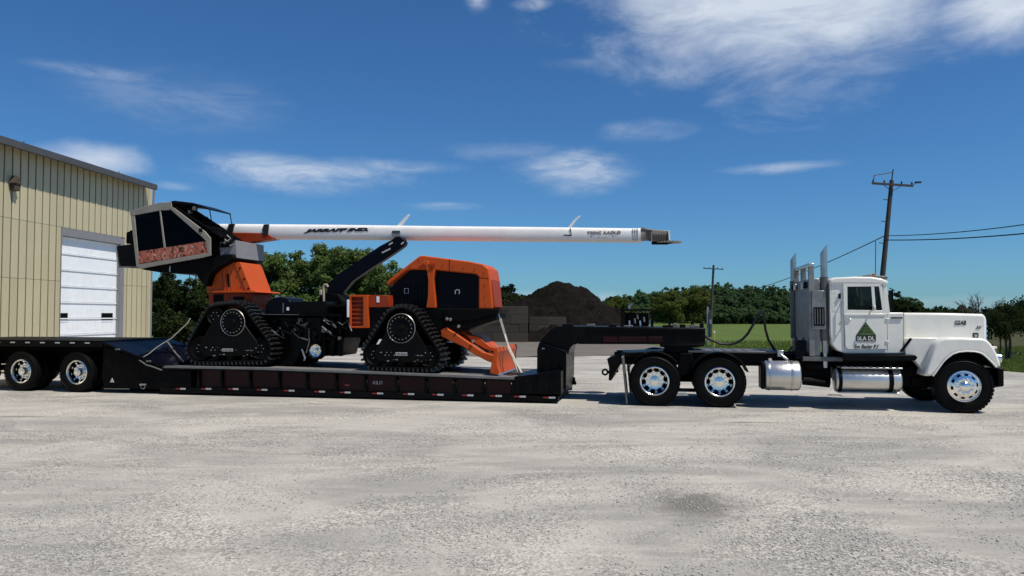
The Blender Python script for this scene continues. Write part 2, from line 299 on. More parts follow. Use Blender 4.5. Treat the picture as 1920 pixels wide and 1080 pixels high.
        col = mix(rng_(q, 1.0, 0.15, 0.0, amt), col, dk)
    L(col, b.inputs['Base Color'])
    h = mth('ADD', mth('MULTIPLY', mth('ADD', vo.outputs['Distance'], mth('MULTIPLY', vo2.outputs['Distance'], 1.2)), grit), mth('MULTIPLY', nz(90, 5, 0.7), 0.5))
    bp = nt.nodes.new('ShaderNodeBump'); bp.inputs['Strength'].default_value = 0.55; bp.inputs['Distance'].default_value = 0.012; bp.invert = False; L(h, bp.inputs['Height']); L(bp.outputs[0], b.inputs['Normal'])
    return m
M['gravel'] = ground_mat()
M['dirt'] = mat('brown packed dirt', (0.115, 0.098, 0.080), 0.95, var=0.25, scale=0.6, dirt=((0.21, 0.19, 0.165), 0.55, 0.5), bump=0.3, bscale=12)
M['lane'] = mat('pale packed gravel', (0.27, 0.255, 0.225), 0.95, var=0.15, scale=0.5, dirt=((0.17, 0.155, 0.13), 0.5, 0.8), bump=0.3, bscale=12)
M['grass'] = mat('mown grass', (0.078, 0.118, 0.026), 0.95, var=0.22, scale=0.35, dirt=((0.10, 0.105, 0.035), 0.55, 0.9), bump=0.8, bscale=10, spec=0.1)
M['drygrass'] = mat('dry rough grass', (0.095, 0.090, 0.040), 0.95, var=0.25, scale=0.5, dirt=((0.13, 0.11, 0.07), 0.6, 0.7), bump=0.8, bscale=10, spec=0.1)
M['pasture'] = mat('dark olive grass', (0.055, 0.056, 0.024), 0.95, var=0.25, scale=0.5, dirt=((0.085, 0.075, 0.040), 0.6, 0.6), bump=0.8, bscale=8, spec=0.1)
M['pebble'] = mat('limestone pebbles', (0.37, 0.355, 0.33), 0.9, var=0.5, scale=22)

# ---------------------------------------------------------------- mesh helpers
class MB:
    def __init__(s): s.v, s.f = [], []
    def add(s, vs, fs):
        n = len(s.v); s.v += [tuple(v) for v in vs]; s.f += [tuple(i + n for i in f) for f in fs]; return s
    def box(s, x0, x1, y0, y1, z0, z1):
        return s.add([(x0, y0, z0), (x1, y0, z0), (x1, y1, z0), (x0, y1, z0), (x0, y0, z1), (x1, y0, z1), (x1, y1, z1), (x0, y1, z1)],
                     [(0, 3, 2, 1), (4, 5, 6, 7), (0, 1, 5, 4), (1, 2, 6, 5), (2, 3, 7, 6), (3, 0, 4, 7)])
    def prism(s, poly, y0, y1):
        n = len(poly)
        return s.add([(a, y0, b) for a, b in poly] + [(a, y1, b) for a, b in poly],
                     [tuple(range(n)), tuple(range(2 * n - 1, n - 1, -1))] + [(i, i + n, (i + 1) % n + n, (i + 1) % n) for i in range(n)])
    def taper(s, poly0, y0, poly1, y1):
        n = len(poly0)
        return s.add([(a, y0, b) for a, b in poly0] + [(a, y1, b) for a, b in poly1],
                     [tuple(range(n)), tuple(range(2 * n - 1, n - 1, -1))] + [(i, i + n, (i + 1) % n + n, (i + 1) % n) for i in range(n)])
    def lathe(s, prof, cs=0.0, cz=0.0, n=36, skip=None):          # round the y axis; prof = [(radius, y)]
        vs = [(cs + r * math.cos(2 * math.pi * k / n), y, cz + r * math.sin(2 * math.pi * k / n)) for r, y in prof for k in range(n)]
        fs = [(i * n + k, i * n + (k + 1) % n, (i + 1) * n + (k + 1) % n, (i + 1) * n + k) for i in range(len(prof) - 1) for k in range(n) if not (skip and skip(i, k))]
        return s.add(vs, fs)
    def tube(s, pts, r, n=8, cap=True):
        pts = [Vector(p) for p in pts]; rs = r if isinstance(r, (list, tuple)) else [r] * len(pts); vs = []
        up = Vector((0, 0, 1)); last = None
        for i, p in enumerate(pts):
            d = (pts[min(i + 1, len(pts) - 1)] - pts[max(i - 1, 0)]).normalized()
            if last is None: a = d.cross(up if abs(d.z) < 0.9 else Vector((1, 0, 0))).normalized()
            else: a = (last - d * last.dot(d)).normalized()
            last = a; b = d.cross(a)
            vs += [p + (a * math.cos(2 * math.pi * k / n) + b * math.sin(2 * math.pi * k / n)) * rs[i] for k in range(n)]
        fs = [(i * n + k, i * n + (k + 1) % n, (i + 1) * n + (k + 1) % n, (i + 1) * n + k) for i in range(len(pts) - 1) for k in range(n)]
        if cap: fs += [tuple(range(n - 1, -1, -1)), tuple((len(pts) - 1) * n + k for k in range(n))]
        return s.add(vs, fs)
    def bar(s, p, q, w, h):                                        # rectangular bar from p to q
        p, q = Vector(p), Vector(q); d = (q - p).normalized(); a = d.cross(Vector((0, 0, 1)) if abs(d.z) < 0.9 else Vector((0, 1, 0))).normalized(); b = a.cross(d)
        c = [(-w / 2, -h / 2), (w / 2, -h / 2), (w / 2, h / 2), (-w / 2, h / 2)]
        return s.add([e + a * x + b * y for e in (p, q) for x, y in c], [(0, 1, 2, 3), (7, 6, 5, 4), (0, 4, 5, 1), (1, 5, 6, 2), (2, 6, 7, 3), (3, 7, 4, 0)])
    def mesh(s, name, m, off=(0, 0, 0), smooth=30):
        me = bpy.data.meshes.new(name); me.from_pydata([(x - off[0], y - off[1], z - off[2]) for x, y, z in s.v], [], s.f)
        bm = bmesh.new(); bm.from_mesh(me); bmesh.ops.recalc_face_normals(bm, faces=bm.faces); bm.to_mesh(me); bm.free()
        me.materials.append(m)
        if smooth:
            me.polygons.foreach_set('use_smooth', [True] * len(me.polygons)); me.set_sharp_from_angle(angle=R(smooth))
        me.update(); return me
def link(name, me, parent=None, loc=None, rot=None, bevel=0):
    o = bpy.data.objects.new(name, me); COL.objects.link(o)
    if parent is not None: o.parent = parent
    if loc is not None: o.location = loc
    if rot is not None: o.rotation_euler = rot
    if bevel:
        b = o.modifiers.new('bevel', 'BEVEL'); b.width = bevel; b.segments = 3 if bevel > 0.02 else 2; b.limit_method = 'ANGLE'; b.angle_limit = R(35); b.use_clamp_overlap = True
    return o
def tag(o, label=None, cat=None, group=None, kind=None):
    if label: o['label'] = label
    if cat: o['category'] = cat
    if group: o['group'] = group
    if kind: o['kind'] = kind
    return o
class Thing:                                                       # a thing in the truck frame: an Empty at its base that parents its parts
    def __init__(s, name, label, cat, off=(0, 0, 0), world=None, rz=None, group=None):
        s.off = off; s.o = bpy.data.objects.new(name, None); COL.objects.link(s.o); s.o.empty_display_size = 0.2
        s.o.location = VW(*off) if world is None else world; s.o.rotation_euler = (0, 0, -VA if rz is None else rz); tag(s.o, label, cat, group)
    def part(s, name, mb, m, bevel=0.0, smooth=30, parent=None, label=None):
        me = mb.mesh(name, M[m] if isinstance(m, str) else m, s.off, smooth)
        o = link(name, me, parent or s.o, bevel=bevel)
        if label: o['label'] = label
        return o
    def rel(s, x, y, z): return (x - s.off[0], y - s.off[1], z - s.off[2])
def text_mesh(body, width, height, m, shear=0.0, bold=0.0, ext=0.004):
    c = bpy.data.curves.new('lettering', 'FONT'); c.body = body; c.size = 1.0; c.extrude = 0.01; c.shear = shear; c.offset = bold; c.resolution_u = 3
    ob = bpy.data.objects.new('lettering_curve', c); COL.objects.link(ob); dg = bpy.context.evaluated_depsgraph_get()
    me = bpy.data.meshes.new_from_object(ob.evaluated_get(dg)); bpy.data.objects.remove(ob); bpy.data.curves.remove(c)
    n = len(me.vertices); a = np.zeros(n * 3); me.vertices.foreach_get('co', a); a = a.reshape(-1, 3); lo, hi = a.min(0), a.max(0)
    b = np.empty_like(a); b[:, 0] = (a[:, 0] - lo[0]) / (hi[0] - lo[0]) * width; b[:, 2] = (a[:, 1] - lo[1]) / (hi[1] - lo[1]) * height; b[:, 1] = -(a[:, 2] / 0.01) * ext
    me.vertices.foreach_set('co', b.ravel()); me.materials.clear(); me.materials.append(m); me.update(); return me
def np_mesh(name, v, f, m, tint=None):
    me = bpy.data.meshes.new(name); nf, k = f.shape; me.vertices.add(len(v)); me.vertices.foreach_set('co', v.astype(np.float32).ravel())
    me.loops.add(nf * k); me.loops.foreach_set('vertex_index', f.astype(np.int32).ravel()); me.polygons.add(nf)
    me.polygons.foreach_set('loop_start', np.arange(0, nf * k, k, dtype=np.int32)); me.update(calc_edges=True)
    if tint is not None:
        at = me.attributes.new('tint', 'FLOAT', 'FACE'); at.data.foreach_set('value', tint.astype(np.float32))
    me.materials.append(m); return me
# ================================================================ the ground
def jitter_poly(pts, step=1.2, amp=0.35, seed=0.0):
    out = []
    for i, p in enumerate(pts):
        q = pts[(i + 1) % len(pts)]; d = (q - p).length; n = max(1, int(min(d / step, 60)))
        for k in range(n):
            w = p.lerp(q, k / n); a = amp if w.length < 90 else 0
            out.append(w + Vector((mnoise.noise((w.x * 0.7 + seed, w.y * 0.7, 3.1)), mnoise.noise((w.x * 0.7, w.y * 0.7 + seed, 9.7)), 0)) * a * 2)
    return out
def sheet(name, pts, z, m, kind='structure'):
    bm = bmesh.new(); bm.faces.new([bm.verts.new((p.x, p.y, 0)) for p in pts]); bmesh.ops.triangulate(bm, faces=bm.faces)
    bmesh.ops.recalc_face_normals(bm, faces=bm.faces)
    me = bpy.data.meshes.new(name); bm.to_mesh(me); bm.free(); me.materials.append(M[m]); o = link(name, me, loc=(0, 0, z))
    o['kind'] = kind; return o
g = MB(); g.add([(-1500, -300, 0), (1500, -300, 0), (1500, 2500, 0), (-1500, 2500, 0)], [(0, 1, 2, 3)])
tag(link('grass_field', g.mesh('grass_field', M['grass'], smooth=0), loc=(0, 0, -0.02)), kind='structure')
lot = [Vector((-70, -40, 0)), Vector((70, -40, 0)), Vector((70, 22, 0)), G(1920, 697), G(1880, 692), G(1700, 672), G(1480, 659), G(1300, 661), G(1235, 651), G(1190, 640),
       G(1060, 634), G(900, 634), G(700, 636), G(480, 640), G(350, 645), G(285, 647), Vector((-70, 44, 0))]
tag(sheet('gravel_lot', jitter_poly(lot), 0.0, 'gravel'), kind='structure')
sheet('dirt_yard', jitter_poly([G(830, 666), G(960, 669), G(1120, 668), G(1250, 664), G(1245, 652), G(1190, 641), G(1060, 636), G(840, 636)], 1.0, 0.5, 5.0), 0.004, 'dirt')
sheet('farm_lane', jitter_poly([G(1750, 668), G(2150, 672), G(2150, 662), G(1750, 661)], 1.5, 0.2, 8.0), -0.012, 'lane')
sheet('olive_field', jitter_poly([G(1760, 660), G(2150, 661), G(2150, 607), G(1760, 605)], 2.0, 0.3, 15.0), -0.014, 'pasture')  # darker olive sheet over the right part of the grass field
sheet('dry_verge', jitter_poly([G(1750, 690), G(1880, 694), G(2150, 716), G(2150, 676), G(1750, 671)], 1.0, 0.3, 11.0), -0.012, 'drygrass')

# gravel stones that lie loose on the lot, thick in patches
def scatter_pebbles(n):
    pts = []
    while len(pts) < n:
        py = 770 + 330 * random.random() ** 0.8; px = random.uniform(-60, 1980); p = G(px, py)
        d = 0.5 + 0.5 * mnoise.noise((p.x * 0.8, p.y * 0.55, 1.7)) + 0.35 * mnoise.noise((p.x * 2.1, p.y * 1.6, 4.2))
        if random.random() < max(0.04, (d - 0.38) * 2.2): pts.append(p)
    base = np.array([(1, 0, 0), (-1, 0, 0), (0, 1, 0), (0, -1, 0), (0, 0, 1), (0, 0, -1)], float)
    tri = np.array([(0, 2, 4), (2, 1, 4), (1, 3, 4), (3, 0, 4), (2, 0, 5), (1, 2, 5), (3, 1, 5), (0, 3, 5)])
    n = len(pts); c = np.array([tuple(p) for p in pts]); dist = c[:, 1]
    s = rng.lognormal(-5.15, 0.48, n) * (0.75 + 0.03 * dist); s = np.clip(s, 0.003, 0.020)
    sc = s[:, None] * rng.uniform(0.6, 1.3, (n, 3)); sc[:, 2] *= 0.55; a = rng.uniform(0, 6.28, n)
    v = base[None] * (sc[:, None, :] * rng.uniform(0.75, 1.2, (n, 6, 1))); x = v[:, :, 0] * np.cos(a)[:, None] - v[:, :, 1] * np.sin(a)[:, None]; y = v[:, :, 0] * np.sin(a)[:, None] + v[:, :, 1] * np.cos(a)[:, None]
    v = np.stack([x, y, v[:, :, 2]], 2) + c[:, None, :]; v[:, :, 2] += sc[:, 2][:, None] * 0.3
    f = (tri[None] + (np.arange(n) * 6)[:, None, None]).reshape(-1, 3)
    o = link('loose_gravel', np_mesh('loose_gravel', v.reshape(-1, 3), f, M['pebble'])); o['kind'] = 'stuff'; tag(o, 'pale loose gravel stones scattered over the lot', 'gravel')
scatter_pebbles(54000)

# ================================================================ steel building
BD = Vector((0.076, 1, 0)).normalized(); B0 = Vector((-16.46, 24.0, 0)); BN = Vector((-BD.y, BD.x, 0))
BRZ = math.atan2(BD.y, BD.x)
def K(px, py, y=0.0):
    d = pix_dir(px, py); t = (y + B0.dot(BN)) / d.dot(BN); p = d * t
    return ((p - B0).dot(BD), CAMZ + p.z)
bt = Thing('steel_building', 'beige ribbed steel building with white overhead door at the left edge', 'building', world=B0, rz=BRZ)
kc = K(279, 560)[0]; kd0, kd1 = K(112, 520)[0], K(226, 540)[0]; zd = 5.02; ztop = K(0, 262, -0.35)[1]; zfas = 0.26
KSTART, KOUT = -5.0, -11.0
w = MB(); w.box(KOUT, kd0, 0.0, 0.25, 0, ztop); w.box(kd1, kc, 0.0, 0.25, 0, ztop); w.box(kd0, kd1, 0.0, 0.25, zd, ztop)
w.box(KOUT, KOUT + 0.25, 0.25, 14, 0, ztop); w.box(kc - 0.25, kc, 0.25, 14, 0, ztop); w.box(KOUT + 0.25, kc - 0.25, 13.75, 14, 0, ztop)
wall = bt.part('wall', w, 'joint', smooth=0)
pitch = 0.36; gap = 0.062
tiers = [(0.05, 3.10), (3.112, 5.05), (5.062, ztop)]
mesh_cache = {}
def panel(x0, x1, z0, z1):
    key = (round(x1 - x0, 3), round(z1 - z0, 3))
    if key not in mesh_cache:
        b = MB(); wd = x1 - x0; pr = [(0.0, 0.0), (0.0, -0.028), (0.018, -0.042), (0.045, -0.042), (0.065, -0.026), (wd - 0.012, -0.026), (wd, -0.03), (wd, 0.0)]
        n = len(pr); b.add([(a, y, 0) for a, y in pr] + [(a, y, z1 - z0) for a, y in pr], [tuple(range(n)), tuple(range(2 * n - 1, n - 1, -1))] + [(i, i + n, (i + 1) % n + n, (i + 1) % n) for i in range(n)])
        mesh_cache[key] = b.mesh('siding_panel', M['siding'], smooth=0)
    link('siding_panel', mesh_cache[key], wall, loc=(x0, -0.002, z0))
x = KSTART
while x < kc - 0.2:
    x1 = min(x + pitch - gap, kc - 0.16)
    for z0, z1 in tiers:
        if z0 > 5 or x1 < kd0 - 0.03 or x > kd1 + 0.16: panel(x, x1, z0, z1)
        elif x < kd0 - 0.12: panel(x, kd0 - 0.03, z0, z1)
        elif x1 > kd1 + 0.22: panel(kd1 + 0.17, x1, z0, z1)
    x += pitch
b = MB(); b.box(KOUT, KSTART - 0.03, -0.03, -0.002, 0.05, ztop); bt.part('siding_sheet', b, 'siding', smooth=0, parent=wall)
b = MB(); b.box(kc - 0.14, kc + 0.03, -0.055, -0.003, 0.03, ztop); b.box(kc + 0.003, kc + 0.03, -0.003, 0.15, 0.03, ztop); bt.part('corner_trim', b, 'siding', smooth=0)
b = MB(); b.box(kd0 - 0.02, kd0 - 0.002, -0.06, 0.20, 0.0, zd); b.box(kd1 - 0.09, kd1 + 0.15, -0.05, -0.004, 0.0, zd); b.box(kd1 - 0.1, kd1 - 0.002, 0.0, 0.20, 0.0, zd); b.box(kd0 - 0.002, kd1 - 0.1, -0.05, 0.10, zd - 0.26, zd + 0.03)
bt.part('door_jamb', b, 'jamb', smooth=0)
dr = MB(); dr.box(kd0, kd1 - 0.1, 0.16, 0.19, 0, zd - 0.26); door = bt.part('overhead_door', dr, 'doorwhite', smooth=0)
zz0 = 0.0
hsec = (zd - 0.27) / 8
for i in range(8):
    b = MB(); b.box(kd0 + 0.004, kd1 - 0.104, 0.115, 0.158, i * hsec + 0.006, (i + 1) * hsec - 0.05); 
    z0 = (i + 1) * hsec - 0.05
    b.prism([(kd0 + 0.004, z0), (kd1 - 0.104, z0), (kd1 - 0.104, z0 + 0.045), (kd0 + 0.004, z0 + 0.045)], 0.085, 0.158)
    for q in range(1, 14): b.box(kd0 + (kd1 - kd0) * q / 14, kd0 + (kd1 - kd0) * q / 14 + 0.012, 0.109, 0.1155, i * hsec + 0.03, (i + 1) * hsec - 0.07)
    bt.part('door_section', b, 'doorwhite', smooth=0, parent=door)
for px0, px1 in ((111, 132), (195, 216)):
    k0 = max(K(px0, 594)[0], kd0 + 0.06); k1 = K(px1, 594)[0]; z0, z1 = K(px1, 600)[1], K(px1, 587)[1]
    b = MB(); b.box(k0, k1, 0.098, 0.113, z0, z1); bt.part('door_window', b, 'blackmatte', bevel=0.04, parent=door)
    b = MB(); b.box(k0 - 0.03, k1 + 0.03, 0.103, 0.1135, z0 - 0.07, z0 - 0.035); bt.part('window_frame', b, 'doorwhite', parent=door)
rise = 0.09
b = MB(); pr = [(-0.42, ztop - 0.02), (-0.42, ztop + 0.05), (7.0, ztop + 0.05 + 7.4 * rise), (14.4, ztop + 0.05), (14.4, ztop - 0.02), (7.0, ztop - 0.02 + 7.4 * rise)]
ke = K(295, 350, -0.56)[0]
b.add([(KOUT - 0.4, y, z) for y, z in pr] + [(ke, y, z) for y, z in pr], [tuple(range(6)), tuple(range(11, 5, -1))] + [(i, i + 6, (i + 1) % 6 + 6, (i + 1) % 6) for i in range(6)])
roof = bt.part('roof', b, 'roof', smooth=0)
b = MB(); b.box(KOUT - 0.4, ke + 0.01, -0.56, -0.425, ztop - 0.15, ztop + 0.08); b.box(KOUT - 0.4, ke - 0.02, -0.42, -0.06, ztop - 0.04, ztop - 0.025); bt.part('gutter', b, 'roof', bevel=0.015, parent=roof)
b = MB(); b.tube([(kc + 0.12, -0.10, ztop - 0.05), (kc + 0.12, -0.08, ztop - 0.5), (kc + 0.10, -0.04, ztop - 1.0), (kc + 0.10, -0.04, 0.1)], 0.045, 8); bt.part('downspout', b, 'jamb')
for q in range(7):                                                  # screw heads and a vent cowl on the eave line
    kx = -3 + q * 1.75; b = MB(); b.box(kx, kx + 0.02, -0.3, -0.28, ztop + 0.05, ztop + 0.12 + 0.05 * (q % 3)); bt.part('snow_stop', b, 'roof', parent=roof, smooth=0)
k0, zl = K(20, 350); b = MB(); b.box(k0 - 0.10, k0 + 0.12, -0.22, -0.045, zl - 0.14, zl + 0.10); lamp = bt.part('wall_light', b, 'bark', bevel=0.01)
b = MB(); b.prism([(k0 - 0.16, zl + 0.10), (k0 + 0.16, zl + 0.10), (k0 - 0.02, zl + 0.36)], -0.26, -0.05); bt.part('light_hood', b, 'bark', parent=lamp, smooth=0)

# ================================================================ trees
def leaf_cloud(clumps, n, size, seed, flat=0.0):
    r = np.random.default_rng(seed); cc = np.array([c[:3] for c in clumps]); cr = np.array([c[3] for c in clumps]); w = cr ** 2; w /= w.sum()
    k = r.choice(len(clumps), n, p=w); d = r.normal(size=(n, 3)); d /= np.linalg.norm(d, axis=1)[:, None]
    p = cc[k] + d * (cr[k] * r.uniform(0, 1, n) ** 0.45 * r.uniform(0.85, 1.18, n))[:, None] * np.array([1, 1, 0.85])
    t1 = r.normal(size=(n, 3)); t1 /= np.linalg.norm(t1, axis=1)[:, None]; nn = d * 0.7 + r.normal(size=(n, 3)) * 0.6; nn[:, 2] += 0.35
    t2 = np.cross(nn, t1); t2 /= np.linalg.norm(t2, axis=1)[:, None] + 1e-9; t1 = np.cross(t2, nn); t1 /= np.linalg.norm(t1, axis=1)[:, None] + 1e-9
    s = size * r.uniform(0.55, 1.35, n)
    v = np.stack([p - t1 * s[:, None], p - t2 * (s * 0.5)[:, None] , p + t1 * s[:, None], p + t2 * (s * 0.5)[:, None]], 1).reshape(-1, 3)
    return v, np.arange(n * 4).reshape(-1, 4), r.uniform(0, 1, n)
def crown_clumps(rx, rz, cz, n, seed, tidy=True):
    r = random.Random(seed); out = [(0, 0, cz, rx * 0.45)]
    for i in range(n):
        a = r.uniform(0, 6.28); e = r.uniform(-0.85, 1.0); k = math.sqrt(max(0, 1 - e * e)); q = r.uniform(0.55, 0.98)
        lean = 1.0 if e > 0 else 1.0 - 0.25 * abs(e)
        out.append((math.cos(a) * k * rx * q * lean, math.sin(a) * k * rx * q * lean, cz + e * rz * q, rx * r.uniform(0.14, 0.34)))
    for i in range(n // 3):
        a = r.uniform(0, 6.28); e = r.uniform(-0.2, 1.0); k = math.sqrt(max(0, 1 - e * e)); q = r.uniform(0.92, 1.06)
        out.append((math.cos(a) * k * rx * q, math.sin(a) * k * rx * q, cz + e * rz * q, rx * r.uniform(0.08, 0.15)))
    if not tidy: return out
    # drop clumps that would float free of the rest of the crown
    return [c for i, c in enumerate(out) if i == 0 or sum(1 for j, d in enumerate(out) if j != i and math.dist(c[:3], d[:3]) < (c[3] + d[3]) * 1.05) >= 1]
def trunk_mb(h, r0, clumps, seed):
    r = random.Random(seed); b = MB(); pts = [(0, 0, -0.15), (0.03, 0.02, h * 0.3), (-0.04, 0.05, h * 0.6), (0.02, 0.0, h)]
    b.tube(pts, [r0 * 1.25, r0, r0 * 0.75, r0 * 0.45], 8)
    for c in r.sample(clumps, min(9, len(clumps))):
        z = r.uniform(0.45, 0.95) * h; b.tube([(0, 0, z), (c[0] * 0.5, c[1] * 0.5, (z + c[2]) / 2 + 0.1), (c[0] * 0.92, c[1] * 0.92, c[2])], [r0 * 0.45, r0 * 0.28, r0 * 0.1], 6)
    return b
TREE = {}
def tree_kind(key, rx, rz, cz, ncl, nleaf, size, m, seed, r0=0.13):
    cl = crown_clumps(rx, rz, cz, ncl, seed); v, f, t = leaf_cloud(cl, nleaf, size, seed)
    TREE[key] = (np_mesh('foliage', v, f, M[m], t), trunk_mb(cz, r0, cl, seed).mesh('trunk', M['bark']))
tree_kind('bushy', 2.1, 2.9, 3.2, 44, 17000, 0.105, 'leaf', 11)
tree_kind('round', 2.0, 2.8, 3.2, 40, 16000, 0.105, 'leaf', 23)
tree_kind('dark', 2.0, 2.5, 3.2, 36, 14000, 0.11, 'leafdark', 37)
tree_kind('wispy', 1.2, 1.9, 3.4, 30, 5200, 0.095, 'leaf', 51, 0.08)
tree_kind('olive', 4.8, 4.6, 4.6, 40, 13000, 0.24, 'leafolive', 63, 0.3)
tree_kind('orchard', 2.0, 0.75, 2.0, 22, 6500, 0.075, 'leafdark', 77, 0.10)
def tree(key, px, top, Y, label, sc=1.0, rz=None, group=None, name='leafy_tree', sxy=1.0):
    p = AT(px, 600, Y); fol, trk = TREE[key]; zt = AT(px, top, Y).z
    hz = max(v.co.z for v in fol.vertices) if key not in HT else HT[key]; HT[key] = hz; s = zt / (hz * 0.985)
    e = bpy.data.objects.new(name, None); COL.objects.link(e); e.location = (p.x, p.y, -0.02); e.rotation_euler = (0, 0, rz if rz is not None else random.uniform(0, 6.28)); e.scale = (s * sxy, s * sxy, s); tag(e, label, 'shrub' if name == 'shrub' else 'tree', group)
    link('trunk', trk, e); link('foliage', fol, e); return e
HT = {}
tree('dark', 1682, 546, 95, 'far dark tree seen just right of the truck windscreen', sxy=0.9)
GT = 'trees behind the tracked machine'
tree('dark', 300, 500, 50, 'dark tree beside the corner of the steel building', group=GT)
tree('dark', 352, 492, 47, 'dark tree seen under the grey operator cab', group=GT, sxy=1.1)
tree('bushy', 415, 486, 49, 'green tree directly behind the orange pedestal', group=GT)
tree('round', 470, 470, 48, 'green tree just right of the orange pedestal', group=GT)
tree('round', 497, 476, 47, 'green tree between the pedestal ledge and the navy tank', group=GT, rz=1.1)
tree('bushy', 525, 472, 50, 'bushy green tree left of the tallest tree behind the machine', group=GT)
tree('bushy', 592, 455, 48, 'tallest green tree under the boom lettering', group=GT, rz=0.7)
tree('round', 640, 463, 47, 'round green tree behind the foot of the dark blue boom rest', group=GT)
tree('bushy', 690, 464, 49, 'bushy green tree behind the middle of the dark blue boom rest', group=GT, rz=2.2, sxy=0.92)
tree('wispy', 722, 487, 46, 'thin wispy tree left of the orange engine hood', group=GT)
tree('dark', 945, 532, 60, 'dark tree to the right of the orange engine hood', sxy=1.25, group='dark trees by the soil pile')
tree('dark', 985, 553, 61, 'low dark tree left of the black soil pile', sxy=1.3, group='dark trees by the soil pile')
tree('dark', 1092, 552, 66, 'low dark tree behind the right slope of the soil pile', group='dark trees by the soil pile')
tree('olive', 1165, 552, 125, 'olive green tree left of the other olive trees beyond the gooseneck', group='olive trees at the edge of the wood')
tree('olive', 1255, 540, 120, 'middle olive green tree beyond the gooseneck', group='olive trees at the edge of the wood')
tree('olive', 1298, 533, 128, 'tall olive green tree just left of the far utility pole', group='olive trees at the edge of the wood')
GB = 'shrubs under the trees behind the machine'
tree_kind('shrub', 1.5, 1.1, 0.95, 26, 9000, 0.085, 'leaf', 91, 0.05); tree_kind('shrubdark', 1.6, 1.2, 1.0, 26, 8000, 0.09, 'leafdark', 95, 0.05)
for px, top_, k, txt in ((345, 560, 'shrubdark', 'dark shrub behind the left end of the rear track'), (400, 556, 'shrubdark', 'dark shrub behind the orange pedestal base'), (480, 552, 'shrub', 'green shrub just right of the pedestal ledge'), (540, 548, 'shrub', 'green shrub above the navy hydraulic tank'), (590, 550, 'shrub', 'green shrub left of the tan breather pipe'), (665, 548, 'shrub', 'green shrub above the orange step box'), (708, 552, 'shrub', 'green shrub above the orange side locker')):
    tree(k, px, top_, 44.5, txt, sxy=1.05, group=GB, name='shrub')
# far wood: one mass of crowns
def wood(name, label, spans, seed, m, size, nper):
    r = random.Random(seed); V, F, Tn = [], [], []; k = 0
    for (px0, px1, top0, top1, d, n) in spans:
        for i in range(n):
            px = px0 + (px1 - px0) * (i + r.random()) / n; Y = d + r.uniform(-9, 14); top = top0 + (top1 - top0) * (px - px0) / (px1 - px0) + r.uniform(-5, 9)
            p = AT(px, 600, Y); zt = AT(px, top, Y).z; rx = r.uniform(2.2, 3.6) * d / 170; cl = crown_clumps(rx, zt * 0.5, zt * 0.52, 20, r.random(), False)
            v, f, t = leaf_cloud(cl, nper, size * d / 170, r.randrange(10 ** 6)); v = v + np.array([p.x, p.y, 0]); V.append(v); F.append(f + k); Tn.append(np.clip(t * 0.6 + r.uniform(0, 0.4), 0, 1)); k += len(v)
    o = link(name, np_mesh(name, np.concatenate(V), np.concatenate(F), M[m], np.concatenate(Tn))); tag(o, label, 'woodland', kind='stuff')
wood('distant_wood', 'dense dark green wood along the far edge of the field', [(1060, 1200, 566, 556, 185, 22), (1195, 1345, 548, 534, 182, 26), (1335, 1490, 536, 543, 182, 34), (1345, 1500, 556, 560, 166, 26), (1345, 1500, 578, 580, 160, 26), (1060, 1345, 575, 572, 165, 30), (1490, 1720, 552, 560, 180, 14), (560, 760, 540, 540, 150, 12), (280, 560, 545, 540, 120, 12)], 5, 'leaffar', 0.36, 1500)
wood('distant_hedgerow', 'dark hedgerow on the horizon behind the truck hood', [(1660, 1712, 556, 572, 150, 6), (1712, 1810, 577, 577, 150, 12), (1800, 1990, 581, 577, 120, 16), (1830, 1990, 590, 588, 90, 22)], 6, 'leafdark', 0.34, 1100)
